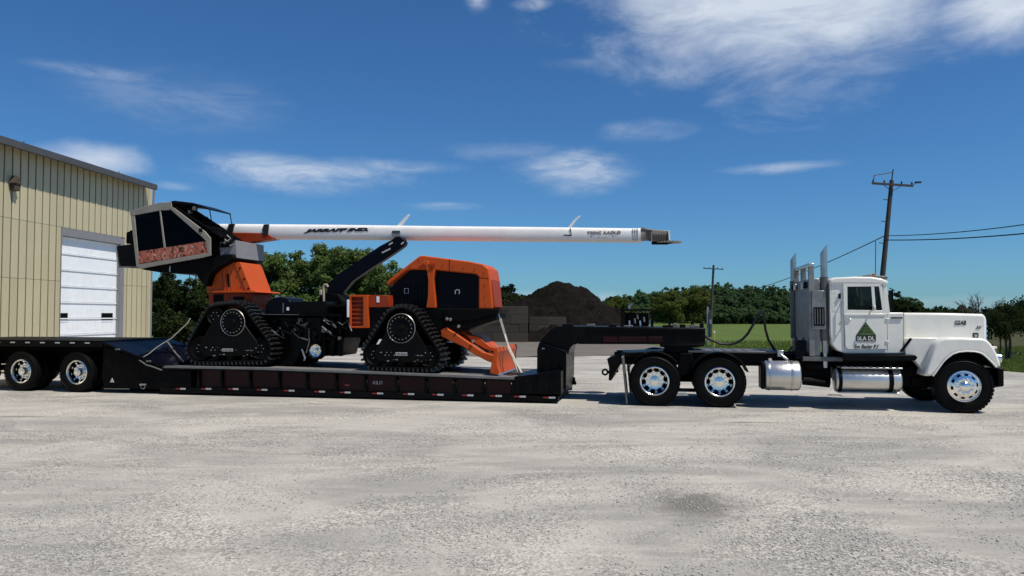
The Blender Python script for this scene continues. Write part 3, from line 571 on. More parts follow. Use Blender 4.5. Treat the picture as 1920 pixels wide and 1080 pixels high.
# low orchard tree at the right edge, a second one and a bare tree
e = tree('orchard', 1886, 562, 31.5, 'low dark spreading tree just right of the truck hood', sxy=0.66, rz=0.6, name='orchard_tree', group='orchard trees at the right edge')
e2 = tree('orchard', 1938, 552, 35, 'low dark tree cut off by the right edge of the picture', sxy=0.9, rz=2.0, name='orchard_tree', group='orchard trees at the right edge')
for px, r_ in ((1873, 0.045), (1891, 0.085)):
    p = AT(px, 600, 31.5 if px > 1880 else 32.2)
    b = MB(); L_ = e.matrix_basis.inverted()
    pts = [Vector((p.x, p.y, -0.1)), Vector((p.x + 0.05, p.y, 0.8)), Vector((p.x - 0.06, p.y, 1.6)), Vector((p.x, p.y, 2.1))]
    b.tube([L_ @ q for q in pts], [r_ * 1.5, r_ * 1.2, r_, r_ * 0.8], 8); link('trunk', b.mesh('trunk', M['bark']), e)
def bare_tree(px, top, Y, label):
    p = AT(px, 600, Y); h = AT(px, top, Y).z; r = random.Random(3); e = bpy.data.objects.new('bare_tree', None); COL.objects.link(e); e.location = (p.x, p.y, -0.02); tag(e, label, 'tree')
    b = MB(); b.tube([(0, 0, -0.1), (0.05, 0, h * 0.3), (0, 0, h * 0.5)], [0.10, 0.08, 0.06], 8); link('trunk', b.mesh('trunk', M['bark']), e); b = MB()
    def grow(o, d, ln, rad, lev):
        q = o + d * ln; mid = o + d * ln * 0.5 + Vector((r.uniform(-1, 1), r.uniform(-1, 1), 0)) * ln * 0.06; b.tube([o, mid, q], [rad, rad * 0.8, rad * 0.55], 5)
        if lev == 0: return
        for i in range(3 if lev > 1 else 4):
            nd = (d + Vector((r.uniform(-1, 1), r.uniform(-1, 1), r.uniform(-0.25, 0.6))) * 0.75).normalized(); grow(o + d * ln * r.uniform(0.45, 1.0), nd, ln * r.uniform(0.5, 0.75), rad * 0.55, lev - 1)
    for i in range(6):
        a = i * 1.05 + r.uniform(-0.3, 0.3); grow(Vector((0, 0, h * r.uniform(0.3, 0.48))), Vector((math.cos(a) * 0.8, math.sin(a) * 0.8, r.uniform(0.6, 1.1))).normalized(), h * 0.32, 0.05, 3)
    link('branches', b.mesh('branches', M['bark']), e)
bare_tree(1836, 545, 40, 'leafless tree with thin branches behind the front of the hood')

# ================================================================ grass blades at the lot edge
def blades(n, regions):
    V, F, Tn = [], [], []; k = 0
    for (a, b_, c, d_, cnt) in regions:
        for i in range(cnt):
            u, w_ = random.random(), random.random(); p = a.lerp(b_, u).lerp(d_.lerp(c, u), w_ ** 1.6); h = random.uniform(0.05, 0.16); an = random.uniform(0, 3.14); wd = random.uniform(0.010, 0.03); ln = Vector((random.uniform(-1, 1), random.uniform(-1, 1), 0)) * h * 0.5
            V += [(p.x - math.cos(an) * wd, p.y - math.sin(an) * wd, -0.02), (p.x + math.cos(an) * wd, p.y + math.sin(an) * wd, -0.02), (p.x + ln.x, p.y + ln.y, h)]; F.append((k, k + 1, k + 2)); Tn.append(random.random()); k += 3
    o = link('grass_blades', np_mesh('grass_blades', np.array(V), np.array(F), M['grassblade'], np.array(Tn))); tag(o, 'green grass blades along the edge of the gravel', 'grass', kind='stuff')
blades(0, [(G(1290, 662), G(1490, 660), G(1490, 640), G(1290, 640), 6000), (G(1870, 695), G(1960, 702), G(1960, 650), G(1870, 650), 6000), (G(285, 646), G(360, 645), G(360, 625), G(285, 625), 4000)])

# ================================================================ block bunker and soil pile
def block_wall(label, px0, px1, Y, z1, depth, group):
    p0, p1 = AT(px0, 600, Y), AT(px1, 600, Y); L_ = (p1 - p0).length
    t = Thing('block_wall', label, 'wall', world=(p0.x, p0.y, 0), rz=0.0, group=group); n = max(1, round(L_ / 1.2)); bl = L_ / n; hc = 0.6; rows = max(1, round(z1 / hc)); hc = z1 / rows
    me = None
    b = MB(); b.box(0.02, L_ - 0.02, 0.04, depth - 0.04, 0, z1 - 0.03); t.part('core', b, 'concrete', smooth=0)
    b = MB(); b.box(0.008, bl - 0.008, 0, depth, 0.008, hc - 0.008); me = b.mesh('block', M['concrete'], smooth=0)
    for r_ in range(rows):
        off = bl / 2 if r_ % 2 else 0
        for i in range(n - (1 if r_ % 2 else 0)):
            o = link('block', me, t.o, loc=(i * bl + off + random.uniform(-0.01, 0.01), random.uniform(-0.02, 0.02), r_ * hc), bevel=0.015)
        if r_ % 2:
            for xx in (0, L_ - bl / 2):
                o = link('block', me, t.o, loc=(xx, random.uniform(-0.02, 0.02), r_ * hc), bevel=0.015); o.scale = (0.5, 1, 1)
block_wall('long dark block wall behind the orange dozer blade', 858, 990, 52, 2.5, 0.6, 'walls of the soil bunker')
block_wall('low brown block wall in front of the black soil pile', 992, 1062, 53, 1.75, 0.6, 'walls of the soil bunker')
def pile(name, label, px, peak, Y, rx, ry, seed, m, cat):
    p = AT(px, 600, Y); h = AT(px, peak, Y).z; n = 90; bm = bmesh.new(); grid = []
    for j in range(n + 1):
        row = []
        for i in range(n + 1):
            u, v = (i / n - 0.5) * 2.1, (j / n - 0.5) * 2.1; q = math.sqrt(u * u + v * v + 0.020); a = math.atan2(v, u)
            q *= 1 + 0.10 * mnoise.noise((math.cos(a) * 1.3 + seed, math.sin(a) * 1.3, 0)); z = h * max(0, 1.09 - q)
            z = z * 1.06 + (0.50 * mnoise.noise((u * 4, v * 4, seed)) + 0.30 * mnoise.noise((u * 12, v * 12, seed)) + 0.18 * mnoise.noise((u * 34, v * 34, seed))) * min(1, z)
            row.append(bm.verts.new((u * rx, v * ry, z - 0.06)))
        grid.append(row)
    for j in range(n):
        for i in range(n): bm.faces.new((grid[j][i], grid[j][i + 1], grid[j + 1][i + 1], grid[j + 1][i]))
    me = bpy.data.meshes.new(name); bm.to_mesh(me); bm.free(); me.materials.append(M[m]); o = link(name, me, loc=(p.x, p.y, 0)); tag(o, label, cat); return o
pile('soil_pile', 'tall black pile of soil behind the trailer gooseneck', 1052, 530, 57, 7.6, 5.0, 1.3, 'soil', 'soil pile')
pile('soil_pile', 'lower dark heap left of the tall soil pile, beside the orange hood', 940, 543, 63, 5.2, 3.5, 4.4, 'soil', 'soil pile')

# ================================================================ utility poles and wires
def utility_pole(label, base, top, arm, rad, lean_arm, Y, extra=True):
    pb, ptp = AT(base[0], 600, Y), AT(top[0], top[1], Y); pb.z = -0.2
    t = Thing('utility_pole', label, 'utility pole', world=(pb.x, pb.y, 0), rz=0.0, group='poles of the power line'); d = ptp - pb; L = lambda v: tuple(Vector(v) - Vector((pb.x, pb.y, 0)))
    b = MB(); b.tube([L(pb + d * k) for k in (0, 0.33, 0.66, 1)], [rad * 1.3, rad * 1.15, rad, rad * 0.85], 10); t.part('post', b, 'pole')
    a0, a1 = AT(arm[0], arm[1], Y - 0.25), AT(arm[2], arm[3], Y - 0.25)
    b = MB(); b.bar(L(a0), L(a1), 0.10, 0.13); arm_o = t.part('crossarm', b, 'pole', smooth=0)
    for k in (0.03, 0.3, 0.72, 0.97):
        q = a0.lerp(a1, k); b = MB(); b.tube([L(q + Vector((0, 0, 0.06))), L(q + Vector((0, 0, 0.16))), L(q + Vector((0, 0, 0.24)))], [0.03, 0.06, 0.035], 8); t.part('insulator', b, 'wire', parent=arm_o)
    if extra:
        q = a0.lerp(a1, 0.98); b = MB(); b.tube([L(q + Vector((0.05, 0, 0.05))), L(q + Vector((0.25, 0, 0.22))), L(q + Vector((0.5, 0, 0.20)))], 0.03, 6); b.box(L(q)[0] + 0.2, L(q)[0] + 0.55, L(q)[1] - 0.08, L(q)[1] + 0.08, L(q)[2] + 0.17, L(q)[2] + 0.27); t.part('cutout_switch', b, 'wire')
        q = a0; b = MB(); b.tube([L(q + Vector((0.1, 0, 0.1))), L(q + Vector((0.15, 0, 0.5))), L(q + Vector((1.3, 0, 0.7)))], 0.03, 6); t.part('ground_wire_arm', b, 'wire')
        b = MB(); b.tube([L(ptp), L(ptp + Vector((0.1, 0, 0.7)))], 0.035, 6); t.part('top_pin', b, 'wire')
        for k in (0.62, 0.75, 0.88): q = pb + d * k; b = MB(); b.tube([L(q), L(q + Vector((-0.45, -0.1, 0.05)))], 0.03, 6); t.part('step_bolt', b, 'wire')
    for s_ in (0.25, 0.75):
        q = a0.lerp(a1, s_); b = MB(); b.bar(L(q), L(pb + d * 0.93 - Vector((0, 0.2, 0))), 0.03, 0.03); t.part('brace', b, 'wire', smooth=0)
    return pb, d
PB, PD = utility_pole('tall leaning wooden utility pole behind the truck cab', (1641, 0), (1672, 338), (1635, 343.5, 1712, 348.5), 0.145, 0, 47)
FB, FD = utility_pole('small far utility pole standing before the wood', (1332, 0), (1338, 497), (1319, 503, 1356, 505), 0.17, 0, 105, extra=False)
def wire(label, pts, r):
    b = MB(); b.tube(pts, r, 6); c = Vector(pts[0]); o = link('overhead_wire', b.mesh('overhead_wire', M['wire'], c), loc=c); tag(o, label, 'wire', 'overhead wires on the leaning pole')
def span(a, c, sag, n=20): return [a.lerp(c, i / n) - Vector((0, 0, sag * 4 * (i / n) * (1 - i / n))) for i in range(n + 1)]
wire('upper overhead wire running right from the leaning pole', span(AT(1665, 442, 46.8), AT(2100, 392, 30), 0.25), 0.026)
wire('lower overhead wire running right from the leaning pole', span(AT(1663, 450, 46.8), AT(2100, 418, 30), 0.2), 0.034)
wire('overhead wire running left from the leaning pole over the far field', span(AT(1657, 443, 46.8), AT(1338, 556, 104.5), 0.8), 0.03)
wire('thin guy wire dropping beside the leaning pole', [AT(1642, 452, 46), AT(1641, 560, 46)], 0.022)
p = AT(1327, 600, 47); t = Thing('meter_post', 'green and grey meter post right of the gooseneck end', 'post', world=(p.x, p.y, 0), rz=0.0)
b = MB(); b.box(-0.06, 0.06, -0.06, 0.06, -0.1, 2.4); t.part('post', b, 'jamb'); b = MB(); b.box(0.07, 0.22, -0.12, 0.08, 0.5, 2.1); t.part('cabinet', b, 'cabinet', bevel=0.01)
b = MB(); b.box(0.07, 0.22, -0.14, -0.122, 1.3, 1.6); t.part('cabinet_door', b, 'jamb')
p = AT(1339, 600, 43); t = Thing('marker_post', 'thin yellow marker post in the grass by the meter post', 'post', world=(p.x, p.y, 0), rz=0.0)
b = MB(); b.box(-0.035, 0.035, -0.03, 0.03, -0.1, 0.85); t.part('stake', b, 'yellowpaint'); b = MB(); b.box(-0.045, 0.045, -0.035, 0.035, 0.85, 0.98); t.part('cap', b, 'letterwhite')
# ================================================================ wheels (axis across the truck, outer face towards -y)
def tyre_mb(R0, rim, w, y0, treads=44):
    b = MB(); sh = 0.035
    prof = [(rim, y0 + 0.03), (rim + 0.02, y0 + 0.012), (rim + 0.06, y0 + 0.002), (R0 - 0.09, y0), (R0 - 0.055, y0 + 0.006), (R0 - 0.05, y0 - 0.004), (R0 - sh, y0 + 0.010), (R0 - 0.010, y0 + 0.030), (R0, y0 + 0.05), (R0, y0 + w - 0.05), (R0 - 0.01, y0 + w - 0.03), (R0 - sh, y0 + w - 0.01), (rim + 0.06, y0 + w), (rim, y0 + w - 0.03), (rim, y0 + 0.03)]
    b.lathe(prof, n=56)
    for k in range(treads):                                        # shoulder blocks
        a = 2 * math.pi * k / treads
        for yy in (y0 + 0.018, y0 + w - 0.075):
            c, s = math.cos(a), math.sin(a); t = (-s, c); rr0, rr1 = R0 - 0.02, R0 + 0.003; hw = math.pi * R0 / treads * 0.66
            vs = [(c * r_ + t[0] * q, y_, s * r_ + t[1] * q) for r_ in (rr0, rr1) for q, y_ in ((-hw, yy), (hw, yy), (hw, yy + 0.057), (-hw, yy + 0.057))]
            b.add(vs, [(4, 5, 6, 7), (0, 1, 5, 4), (1, 2, 6, 5), (2, 3, 7, 6), (3, 0, 4, 7)])
    return b
def rim_mb(front, rim):
    b = MB(); N = 60
    hole = lambda i, k: i == HI and (k % 6) in ((0, 1, 2) if front else (0, 1, 2, 3))
    if front:                                                      # bulged-out steer wheel
        HI = 4
        prof = [(rim + 0.012, 0.055), (rim + 0.018, 0.022), (rim - 0.004, 0.012), (rim - 0.018, 0.030), (0.245, 0.018), (0.205, -0.008), (0.165, -0.022), (0.12, -0.026), (0.10, -0.02)]
        b.lathe(prof, n=N, skip=hole); b.lathe([(rim - 0.018, 0.03), (rim - 0.03, 0.24)], n=N)
        ny, nr = -0.024, 0.142
    else:                                                          # dished drive wheel
        HI = 5
        prof = [(rim + 0.012, 0.06), (rim + 0.018, 0.022), (rim - 0.004, 0.010), (rim - 0.020, 0.022), (rim - 0.032, 0.11), (0.252, 0.135), (0.182, 0.157), (0.165, 0.162), (0.10, 0.162)]
        b.lathe(prof, n=N, skip=hole)
        ny, nr = 0.16, 0.142
    for k in range(10):
        a = 2 * math.pi * k / 10 + 0.1; c = (math.cos(a) * nr, math.sin(a) * nr)
        b.tube([(c[0], ny + 0.004, c[1]), (c[0], ny - 0.022, c[1]), (c[0], ny - 0.05, c[1])], [0.021, 0.019, 0.012], 6)
    return b
WH = {}
def wheel_meshes(key, front, R0, rim, w, dual):
    d = {'rim': rim_mb(front, rim).mesh('wheel', M['wheelchrome'], smooth=45), 'tyre': tyre_mb(R0, rim, w, 0.0).mesh('tyre', M['rubber'], smooth=40)}
    h = MB()
    if front: h.lathe([(0.10, -0.018), (0.098, -0.055), (0.085, -0.075), (0.05, -0.088), (0.0, -0.09)], n=24)
    else: h.lathe([(0.104, 0.164), (0.098, 0.08), (0.088, 0.055), (0.088, 0.04), (0.06, 0.03), (0.0, 0.028)], n=24)
    if not front:
        for k in range(8): a = k * math.pi / 4; h.tube([(math.cos(a) * 0.074, 0.05, math.sin(a) * 0.074), (math.cos(a) * 0.074, 0.028, math.sin(a) * 0.074)], 0.009, 6)
    d['hub'] = h.mesh('hub', M['wheelchrome'], smooth=40)
    k = MB(); k.lathe([(rim - 0.035, 0.20 if front else 0.21), (0.0, 0.20 if front else 0.21)], n=30); k.lathe([(0.21, 0.19), (0.21, 0.10)], n=24); d['drum'] = k.mesh('brake_drum', M['blackmatte'])
    if dual: d['inner'] = tyre_mb(R0, rim, w, w + 0.05).mesh('tyre', M['rubber'], smooth=40)
    WH[key] = d
wheel_meshes('steer', True, 0.525, 0.290, 0.28, False)
wheel_meshes('drive', False, 0.525, 0.290, 0.27, True)
wheel_meshes('trailer', False, 0.495, 0.285, 0.26, True)
def wheel(t, key, s, y, z, far=False, ang=0.0):
    d = WH[key]; o = link('wheel', d['rim'], t.o, loc=t.rel(s, y, z), rot=(0, ang, math.pi if far else 0))
    for n in ('tyre', 'hub', 'drum', 'inner'):
        if n in d: link(d[n].name.split('.')[0], d[n], o)
    return o
def bolt_row(b, pts, y, r=0.012):
    for s, z in pts: b.tube([(s, y, z), (s, y - 0.012, z)], r, 6)

# ================================================================ white tractor unit
TK = Thing('truck_tractor', 'white conventional semi truck tractor with chrome stacks and fuel tanks', 'truck', off=(-2.5, 1.22, 0))
Rw = 0.525
s_dr = T(1349.8, 717, 0)[0]; s_rr = T(1227.3, 713, 0)[0]
wheel(TK, 'steer', 0, 0.0, Rw - 0.005); wheel(TK, 'steer', 0, 2.44, Rw - 0.005, True, 0.4)
for s_, a in ((s_dr, 0.2), (s_rr, 0.7)):
    wheel(TK, 'drive', s_, 0.0, Rw - 0.005, False, a); wheel(TK, 'drive', s_, 2.44, Rw - 0.005, True, a)
    b = MB(); b.tube([(s_, 0.35, Rw), (s_, 0.9, Rw), (s_, 1.22, Rw), (s_, 1.54, Rw), (s_, 2.1, Rw)], [0.09, 0.10, 0.22, 0.10, 0.09], 14); TK.part('drive_axle', b, 'blackmatte')
b = MB(); b.tube([(0, 0.25, Rw - 0.02), (0, 0.6, Rw - 0.10), (0, 1.84, Rw - 0.10), (0, 2.2, Rw - 0.02)], 0.06, 10); TK.part('front_axle', b, 'blackmatte')
# frame rails and cross members
zr1 = T(1400, 662, 0.8)[1]; zr0 = zr1 - 0.27; s_back = T(1152, 668, 0.8)[0]; s_front = T(1862, 690, 0.8)[0]
for y0 in (0.78, 1.58):
    b = MB(); b.box(s_back, s_front, y0, y0 + 0.08, zr0, zr1); TK.part('frame_rail', b, 'black', bevel=0.01)
for q in np.linspace(s_back + 0.4, s_front - 0.3, 7):
    b = MB(); b.box(q, q + 0.10, 0.86, 1.58, zr0 + 0.03, zr1 - 0.03); TK.part('cross_member', b, 'blackmatte')
b = MB(); b.box(T(1290, 660, 0.7)[0], T(1462, 660, 0.7)[0], 0.62, 1.82, zr1 + 0.004, zr1 + 0.05); dp = TK.part('deck_plate', b, 'rackgrey', bevel=0.008)
for q in np.linspace(T(1300, 660, 0.7)[0], T(1455, 660, 0.7)[0], 9):
    b = MB(); b.box(q, q + 0.05, 0.66, 1.78, zr1 + 0.05, zr1 + 0.062); TK.part('tread_bar', b, 'rackgrey', parent=dp, smooth=0)
# suspension between the drive wheels
b = MB(); sm = (s_dr + s_rr) / 2
b.prism([(sm - 0.55, 0.46), (sm + 0.55, 0.46), (sm + 0.35, 0.62), (sm + 0.12, 0.72), (sm - 0.12, 0.72), (sm - 0.35, 0.62)], 0.62, 0.78); b.prism([(sm - 0.2, 0.60), (sm + 0.2, 0.60), (sm + 0.13, zr1), (sm - 0.13, zr1)], 0.5, 0.62)
b.box(sm - 0.2, sm + 0.2, 0.08, 0.5, 0.30, 0.34); TK.part('suspension_beam', b, 'blackmatte', bevel=0.015)
b = MB(); b.prism(P(0.06, (1271, 737), (1286, 737), (1292, 742), (1268, 742)), 0.06, 0.12); TK.part('tie_bracket', b, 'alu')
# fenders over the drive wheels
def arc_fender(sc, zc, r, a0, a1, y0, y1, name='wheel_fender', mt='black'):
    b = MB(); n = 22; o_, i_ = [], []
    for k in range(n + 1):
        a = R(a0 + (a1 - a0) * k / n); o_.append((sc + math.cos(a) * r, zc + math.sin(a) * r)); i_.append((sc + math.cos(a) * (r - 0.02), zc + math.sin(a) * (r - 0.02)))
    for k in range(n): b.prism([o_[k], o_[k + 1], i_[k + 1], i_[k]], y0, y1)
    m_ = MB(); m_.tube([(x_, y0, z_) for x_, z_ in o_], 0.012, 6); f = TK.part(name, b, mt); TK.part('fender_edge', m_, mt, parent=f)
for y0, y1 in ((-0.01, 0.62), (1.82, 2.45)):
    arc_fender(s_dr - 0.02, Rw - 0.02, 0.625, 22, 150, y0, y1)
    arc_fender(s_rr, Rw, 0.60, 40, 160, y0 + 0.02, y1)
# rear end, tow loop, mud flap hangers
b = MB(); b.prism(P(0.5, (1138, 673), (1165, 662), (1240, 659), (1240, 668), (1168, 671), (1146, 714), (1141, 713), (1142, 690)), 0.5, 1.94); TK.part('tail_plate', b, 'black', bevel=0.012)
tl = T(1132.5, 699.6, 0.9); b = MB(); n = 18
b.tube([(tl[0] + math.cos(2 * math.pi * k / n) * 0.058, 1.2, tl[1] + math.sin(2 * math.pi * k / n) * 0.058) for k in range(n + 1)], 0.022, 8, cap=False); b.bar((tl[0] + 0.06, 1.2, tl[1]), (tl[0] + 0.30, 1.2, tl[1] + 0.03), 0.06, 0.06); TK.part('tow_loop', b, 'blackmatte')
for y0 in (0.02, 1.86):
    b = MB(); a_, c_ = T(1165.5, 672, 0.02), T(1172.5, 757, 0.02); b.prism([(a_[0], a_[1]), (a_[0] + 0.035, a_[1]), (c_[0] + 0.05, c_[1]), (c_[0] + 0.015, c_[1])], y0, y0 + 0.56); TK.part('mud_flap', b, 'rackgrey', bevel=0.004)
    b = MB(); b.tube([(a_[0] + 0.02, y0 - 0.02, a_[1] + 0.03), (a_[0] + 0.02, 0.8 if y0 < 1 else 1.6, a_[1] + 0.03)] , 0.02, 8); TK.part('flap_hanger', b, 'alu')
# fifth wheel
b = MB(); b.prism(P(0.6, (1237, 645.5), (1321, 645.5), (1321, 649), (1300, 652), (1250, 652), (1237, 650)), 0.62, 1.82); fw = TK.part('fifth_wheel', b, 'blackmatte', bevel=0.01)
b = MB(); b.prism(P(0.7, (1247, 652), (1297, 652), (1303, 660), (1242, 660)), 0.72, 1.72); TK.part('pivot_stand', b, 'black', parent=fw)
# tanks
def tank(px0, px1, py0, py1, yn, name, mt, straps, end):
    (s0, z1), (s1, z0) = T(px0, py0, yn + 0.3), T(px1, py1, yn + 0.3); r = (z1 - z0) / 2; zc = (z0 + z1) / 2; b = MB(); n = 40; yc = yn + r; rings = [(s0, r - 0.035), (s0 + 0.012, r - 0.012), (s0 + 0.03, r), (s1 - 0.03, r), (s1 - 0.012, r - 0.012), (s1, r - 0.035)]
    vs = [(s, yc + rr * math.cos(2 * math.pi * k / n), zc + rr * math.sin(2 * math.pi * k / n)) for s, rr in rings for k in range(n)]
    b.add(vs, [(i * n + k, i * n + (k + 1) % n, (i + 1) * n + (k + 1) % n, (i + 1) * n + k) for i in range(5) for k in range(n)] + [tuple(range(n)), tuple(range(6 * n - 1, 5 * n - 1, -1))])
    t = TK.part(name, b, mt, smooth=35)
    for px, wd, sm_ in straps:
        s = T(px, 700, yn)[0]; q = MB(); q.add([(s + e, yc + (r + h) * math.cos(2 * math.pi * k / n), zc + (r + h) * math.sin(2 * math.pi * k / n)) for e, h in ((0, 0.001), (0, 0.009), (wd, 0.009), (wd, 0.001)) for k in range(n)], [(i * n + k, i * n + (k + 1) % n, (i + 1) * n + (k + 1) % n, (i + 1) * n + k) for i in range(3) for k in range(n)])
        TK.part('tank_strap', q, sm_, parent=t, smooth=35)
    return t, s0, s1, zc, r, yc
t1, s0, s1, zc, r, yc = tank(1432, 1499, 676, 732, 0.03, 'fuel_tank', 'satin', ((1442, 0.045, 'alu'), (1485, 0.045, 'alu')), None)
b = MB(); b.tube([(s0 + 0.12, yc, zc + r - 0.01), (s0 + 0.12, yc, zc + r + 0.05)], 0.05, 16); TK.part('filler_cap', b, 'chrome', parent=t1)
b = MB(); b.box(s0 - 0.085, s0 - 0.005, 0.1, 0.55, zc - r + 0.03, zc + r - 0.02); TK.part('tank_end_guard', b, 'black', bevel=0.03)
t2, s0, s1, zc, r, yc = tank(1562, 1685, 690, 734, 0.05, 'air_tank', 'satin', ((1573, 0.07, 'blackmatte'), (1668, 0.08, 'blackmatte')), None)
b = MB(); b.box(s0 + 0.05, s1 - 0.05, 0.10, 0.55, zc - r - 0.035, zc - r - 0.005); TK.part('tank_cradle', b, 'alu', bevel=0.01)
zt = T(1620, 677, 0.1)[1]
b = MB(); b.box(s0 + 0.1, s1, 0.06, 0.50, zc + r + 0.012, zc + r + 0.04); st = TK.part('step_tread', b, 'alu', bevel=0.006)
for k in range(9): q = s0 + 0.14 + k * 0.12; b = MB(); b.box(q, q + 0.05, 0.05, 0.40, zc + r + 0.04, zc + r + 0.056); TK.part('step_cleat', b, 'rackgrey', parent=st, smooth=0)
b = MB(); b.prism(P(0.04, (1582, 665.5), (1716, 665.5), (1721, 670), (1717, 676), (1588, 677)), 0.04, 0.62); TK.part('running_board', b, 'black', bevel=0.012)
b = MB(); b.box(T(1500, 700, 0.4)[0], T(1560, 700, 0.4)[0], 0.5, 0.78, 0.55, 1.05); b.tube([(T(1505, 700, 0.4)[0], 0.42, 0.55), (T(1556, 700, 0.4)[0], 0.42, 0.5)], 0.09, 12); b.tube([(T(1512, 690, 0.4)[0], 0.45, 0.86), (T(1552, 690, 0.4)[0], 0.45, 0.84)], 0.10, 12); TK.part('air_dryer', b, 'blackmatte', bevel=0.01)
b = MB(); b.box(T(1690, 700, 0.5)[0], T(1735, 700, 0.5)[0], 0.5, 0.7, 0.45, 0.85); b.lathe([(0.0, 0.44), (0.11, 0.45), (0.13, 0.5)], T(1718, 716, 0.5)[0], T(1718, 716, 0.5)[1], 20); TK.part('steering_box', b, 'blackmatte', bevel=0.01)
b = MB(); b.box(T(1560, 660, 0.9)[0], T(1840, 660, 0.9)[0], 0.86, 1.58, 0.55, 1.35); TK.part('engine_block', b, 'blackmatte', bevel=0.03)
# cab: shell below the belt line, pillars, roof
Y0, Y1 = 0.22, 2.22
b = MB(); b.prism(P(Y0, (1556, 586), (1694, 586), (1694, 663), (1586, 663), (1570, 657), (1560, 646), (1556.5, 625)), Y0, Y1); TK.part('cab_shell', b, 'white', bevel=0.02)
b = MB(); b.prism(P(Y0, (1556, 586.5), (1556, 528), (1559, 528), (1560, 586.5)), Y0 + 0.004, Y1 - 0.004); TK.part('rear_wall', b, 'white', bevel=0.01)
b = MB(); b.prism(P(Y0, (1554.5, 532), (1555.5, 525), (1563, 520.5), (1600, 518.8), (1632, 519), (1652, 522), (1663, 526.5), (1667, 531), (1660, 534), (1650, 533)), Y0 - 0.03, Y1 + 0.03); roof_ = TK.part('roof', b, 'white', bevel=0.035)
for side in (0, 1):
    f = (lambda y: y) if side == 0 else (lambda y: 2.44 - y)
    pr = lambda b, poly, ya, yb: b.prism(poly, min(f(ya), f(yb)), max(f(ya), f(yb)))
    b = MB(); pr(b, P(Y0, (1560, 587), (1559, 530), (1582, 530), (1583, 587)), Y0 + 0.002, Y0 + 0.05); TK.part('quarter_panel', b, 'white', bevel=0.008)
    b = MB(); pr(b, P(Y0, (1654.5, 531), (1661.5, 531), (1669, 587), (1661.5, 587)), Y0 + 0.002, Y0 + 0.09); TK.part('windscreen_pillar', b, 'white', bevel=0.008)
    b = MB(); pr(b, P(0.2, (1582.5, 589), (1661.5, 589), (1662.7, 655), (1590, 655), (1585, 650)), 0.192, 0.218); door = TK.part('door', b, 'white', bevel=0.008)
    b = MB()
    for pl in (((1581, 531), (1653, 531), (1654, 537), (1588, 537.5)), ((1581, 531), (1588.5, 537), (1589, 581), (1582, 589)), ((1582, 589), (1589, 581), (1654.5, 582), (1662, 589)), ((1653, 531), (1662, 589), (1654.5, 582.5), (1648, 537))): pr(b, P(0.2, *pl), 0.195, 0.228)
    fr = TK.part('window_frame', b, 'white', parent=door, bevel=0.004)
    b = MB(); pr(b, P(0.2, (1633.5, 536), (1639, 536), (1642.5, 583), (1637, 583)), 0.197, 0.225); TK.part('vent_divider', b, 'white', parent=door)
    b = MB(); pr(b, P(0.21, (1588, 536.5), (1635, 536.5), (1638, 583), (1588, 583)), 0.2145, 0.2175); TK.part('window_pane', b, 'glass', parent=door, smooth=0)
    b = MB(); pr(b, P(0.21, (1638.5, 536.5), (1650, 537), (1655.5, 583), (1642, 583)), 0.2145, 0.2175); TK.part('vent_pane', b, 'glass', parent=door, smooth=0)
    b = MB(); pr(b, P(0.19, (1582.5, 588.2), (1661.5, 588.2), (1661.5, 591.5), (1582.5, 591.5)), 0.178, 0.1925); TK.part('belt_moulding', b, 'white', parent=door, bevel=0.006)
    b = MB(); pr(b, P(0.19, (1573, 550.5), (1576.5, 550.5), (1576.5, 560), (1573, 560)), 0.19, 0.223); TK.part('marker_plate', b, 'blackmatte')
    h0, h1 = T(1578.5, 566, 0.17), T(1578.5, 615, 0.17); b = MB(); b.tube([(h0[0], f(0.222), h0[1]), (h0[0], f(0.165), h0[1] - 0.02), (h1[0], f(0.165), h1[1] + 0.02), (h1[0], f(0.222), h1[1])], 0.013, 8); TK.part('grab_handle', b, 'alu')
    hd = T(1580, 612, 0.19); b = MB(); b.box(hd[0] + 0.06, hd[0] + 0.16, min(f(0.17), f(0.193)), max(f(0.17), f(0.193)), hd[1] + 0.13, hd[1] + 0.16); TK.part('door_handle', b, 'chrome', parent=door, bevel=0.005)
    b = MB(); pr(b, P(0.2, (1671, 594), (1692.5, 594), (1692.5, 597.5), (1671, 597.5)), 0.198, 0.218); TK.part('cowl_vent', b, 'rackgrey', bevel=0.004)
    m0 = T(1632, 581, 0.2); ya = f(0.195); yo = f(0.02); b = MB(); b.tube([(m0[0], ya, m0[1] - 0.03), (m0[0] + 0.02, f(0.1), m0[1]), (m0[0] + 0.02, f(0.08), m0[1] + 0.02)], 0.014, 8); mi = TK.part('door_mirror', b, 'alu', parent=door)
    b = MB(); b.lathe([(0.0, 0.0), (0.05, 0.012), (0.055, 0.03), (0.0, 0.035)], 0, 0, 16); 
    bb = MB(); bb.v = [(m0[0] + 0.02 + v[1] * 1.2, f(0.09) + v[0], m0[1] + 0.035 + v[2]) for v in b.v]; bb.f = b.f; TK.part('mirror_head', bb, 'white', parent=door)
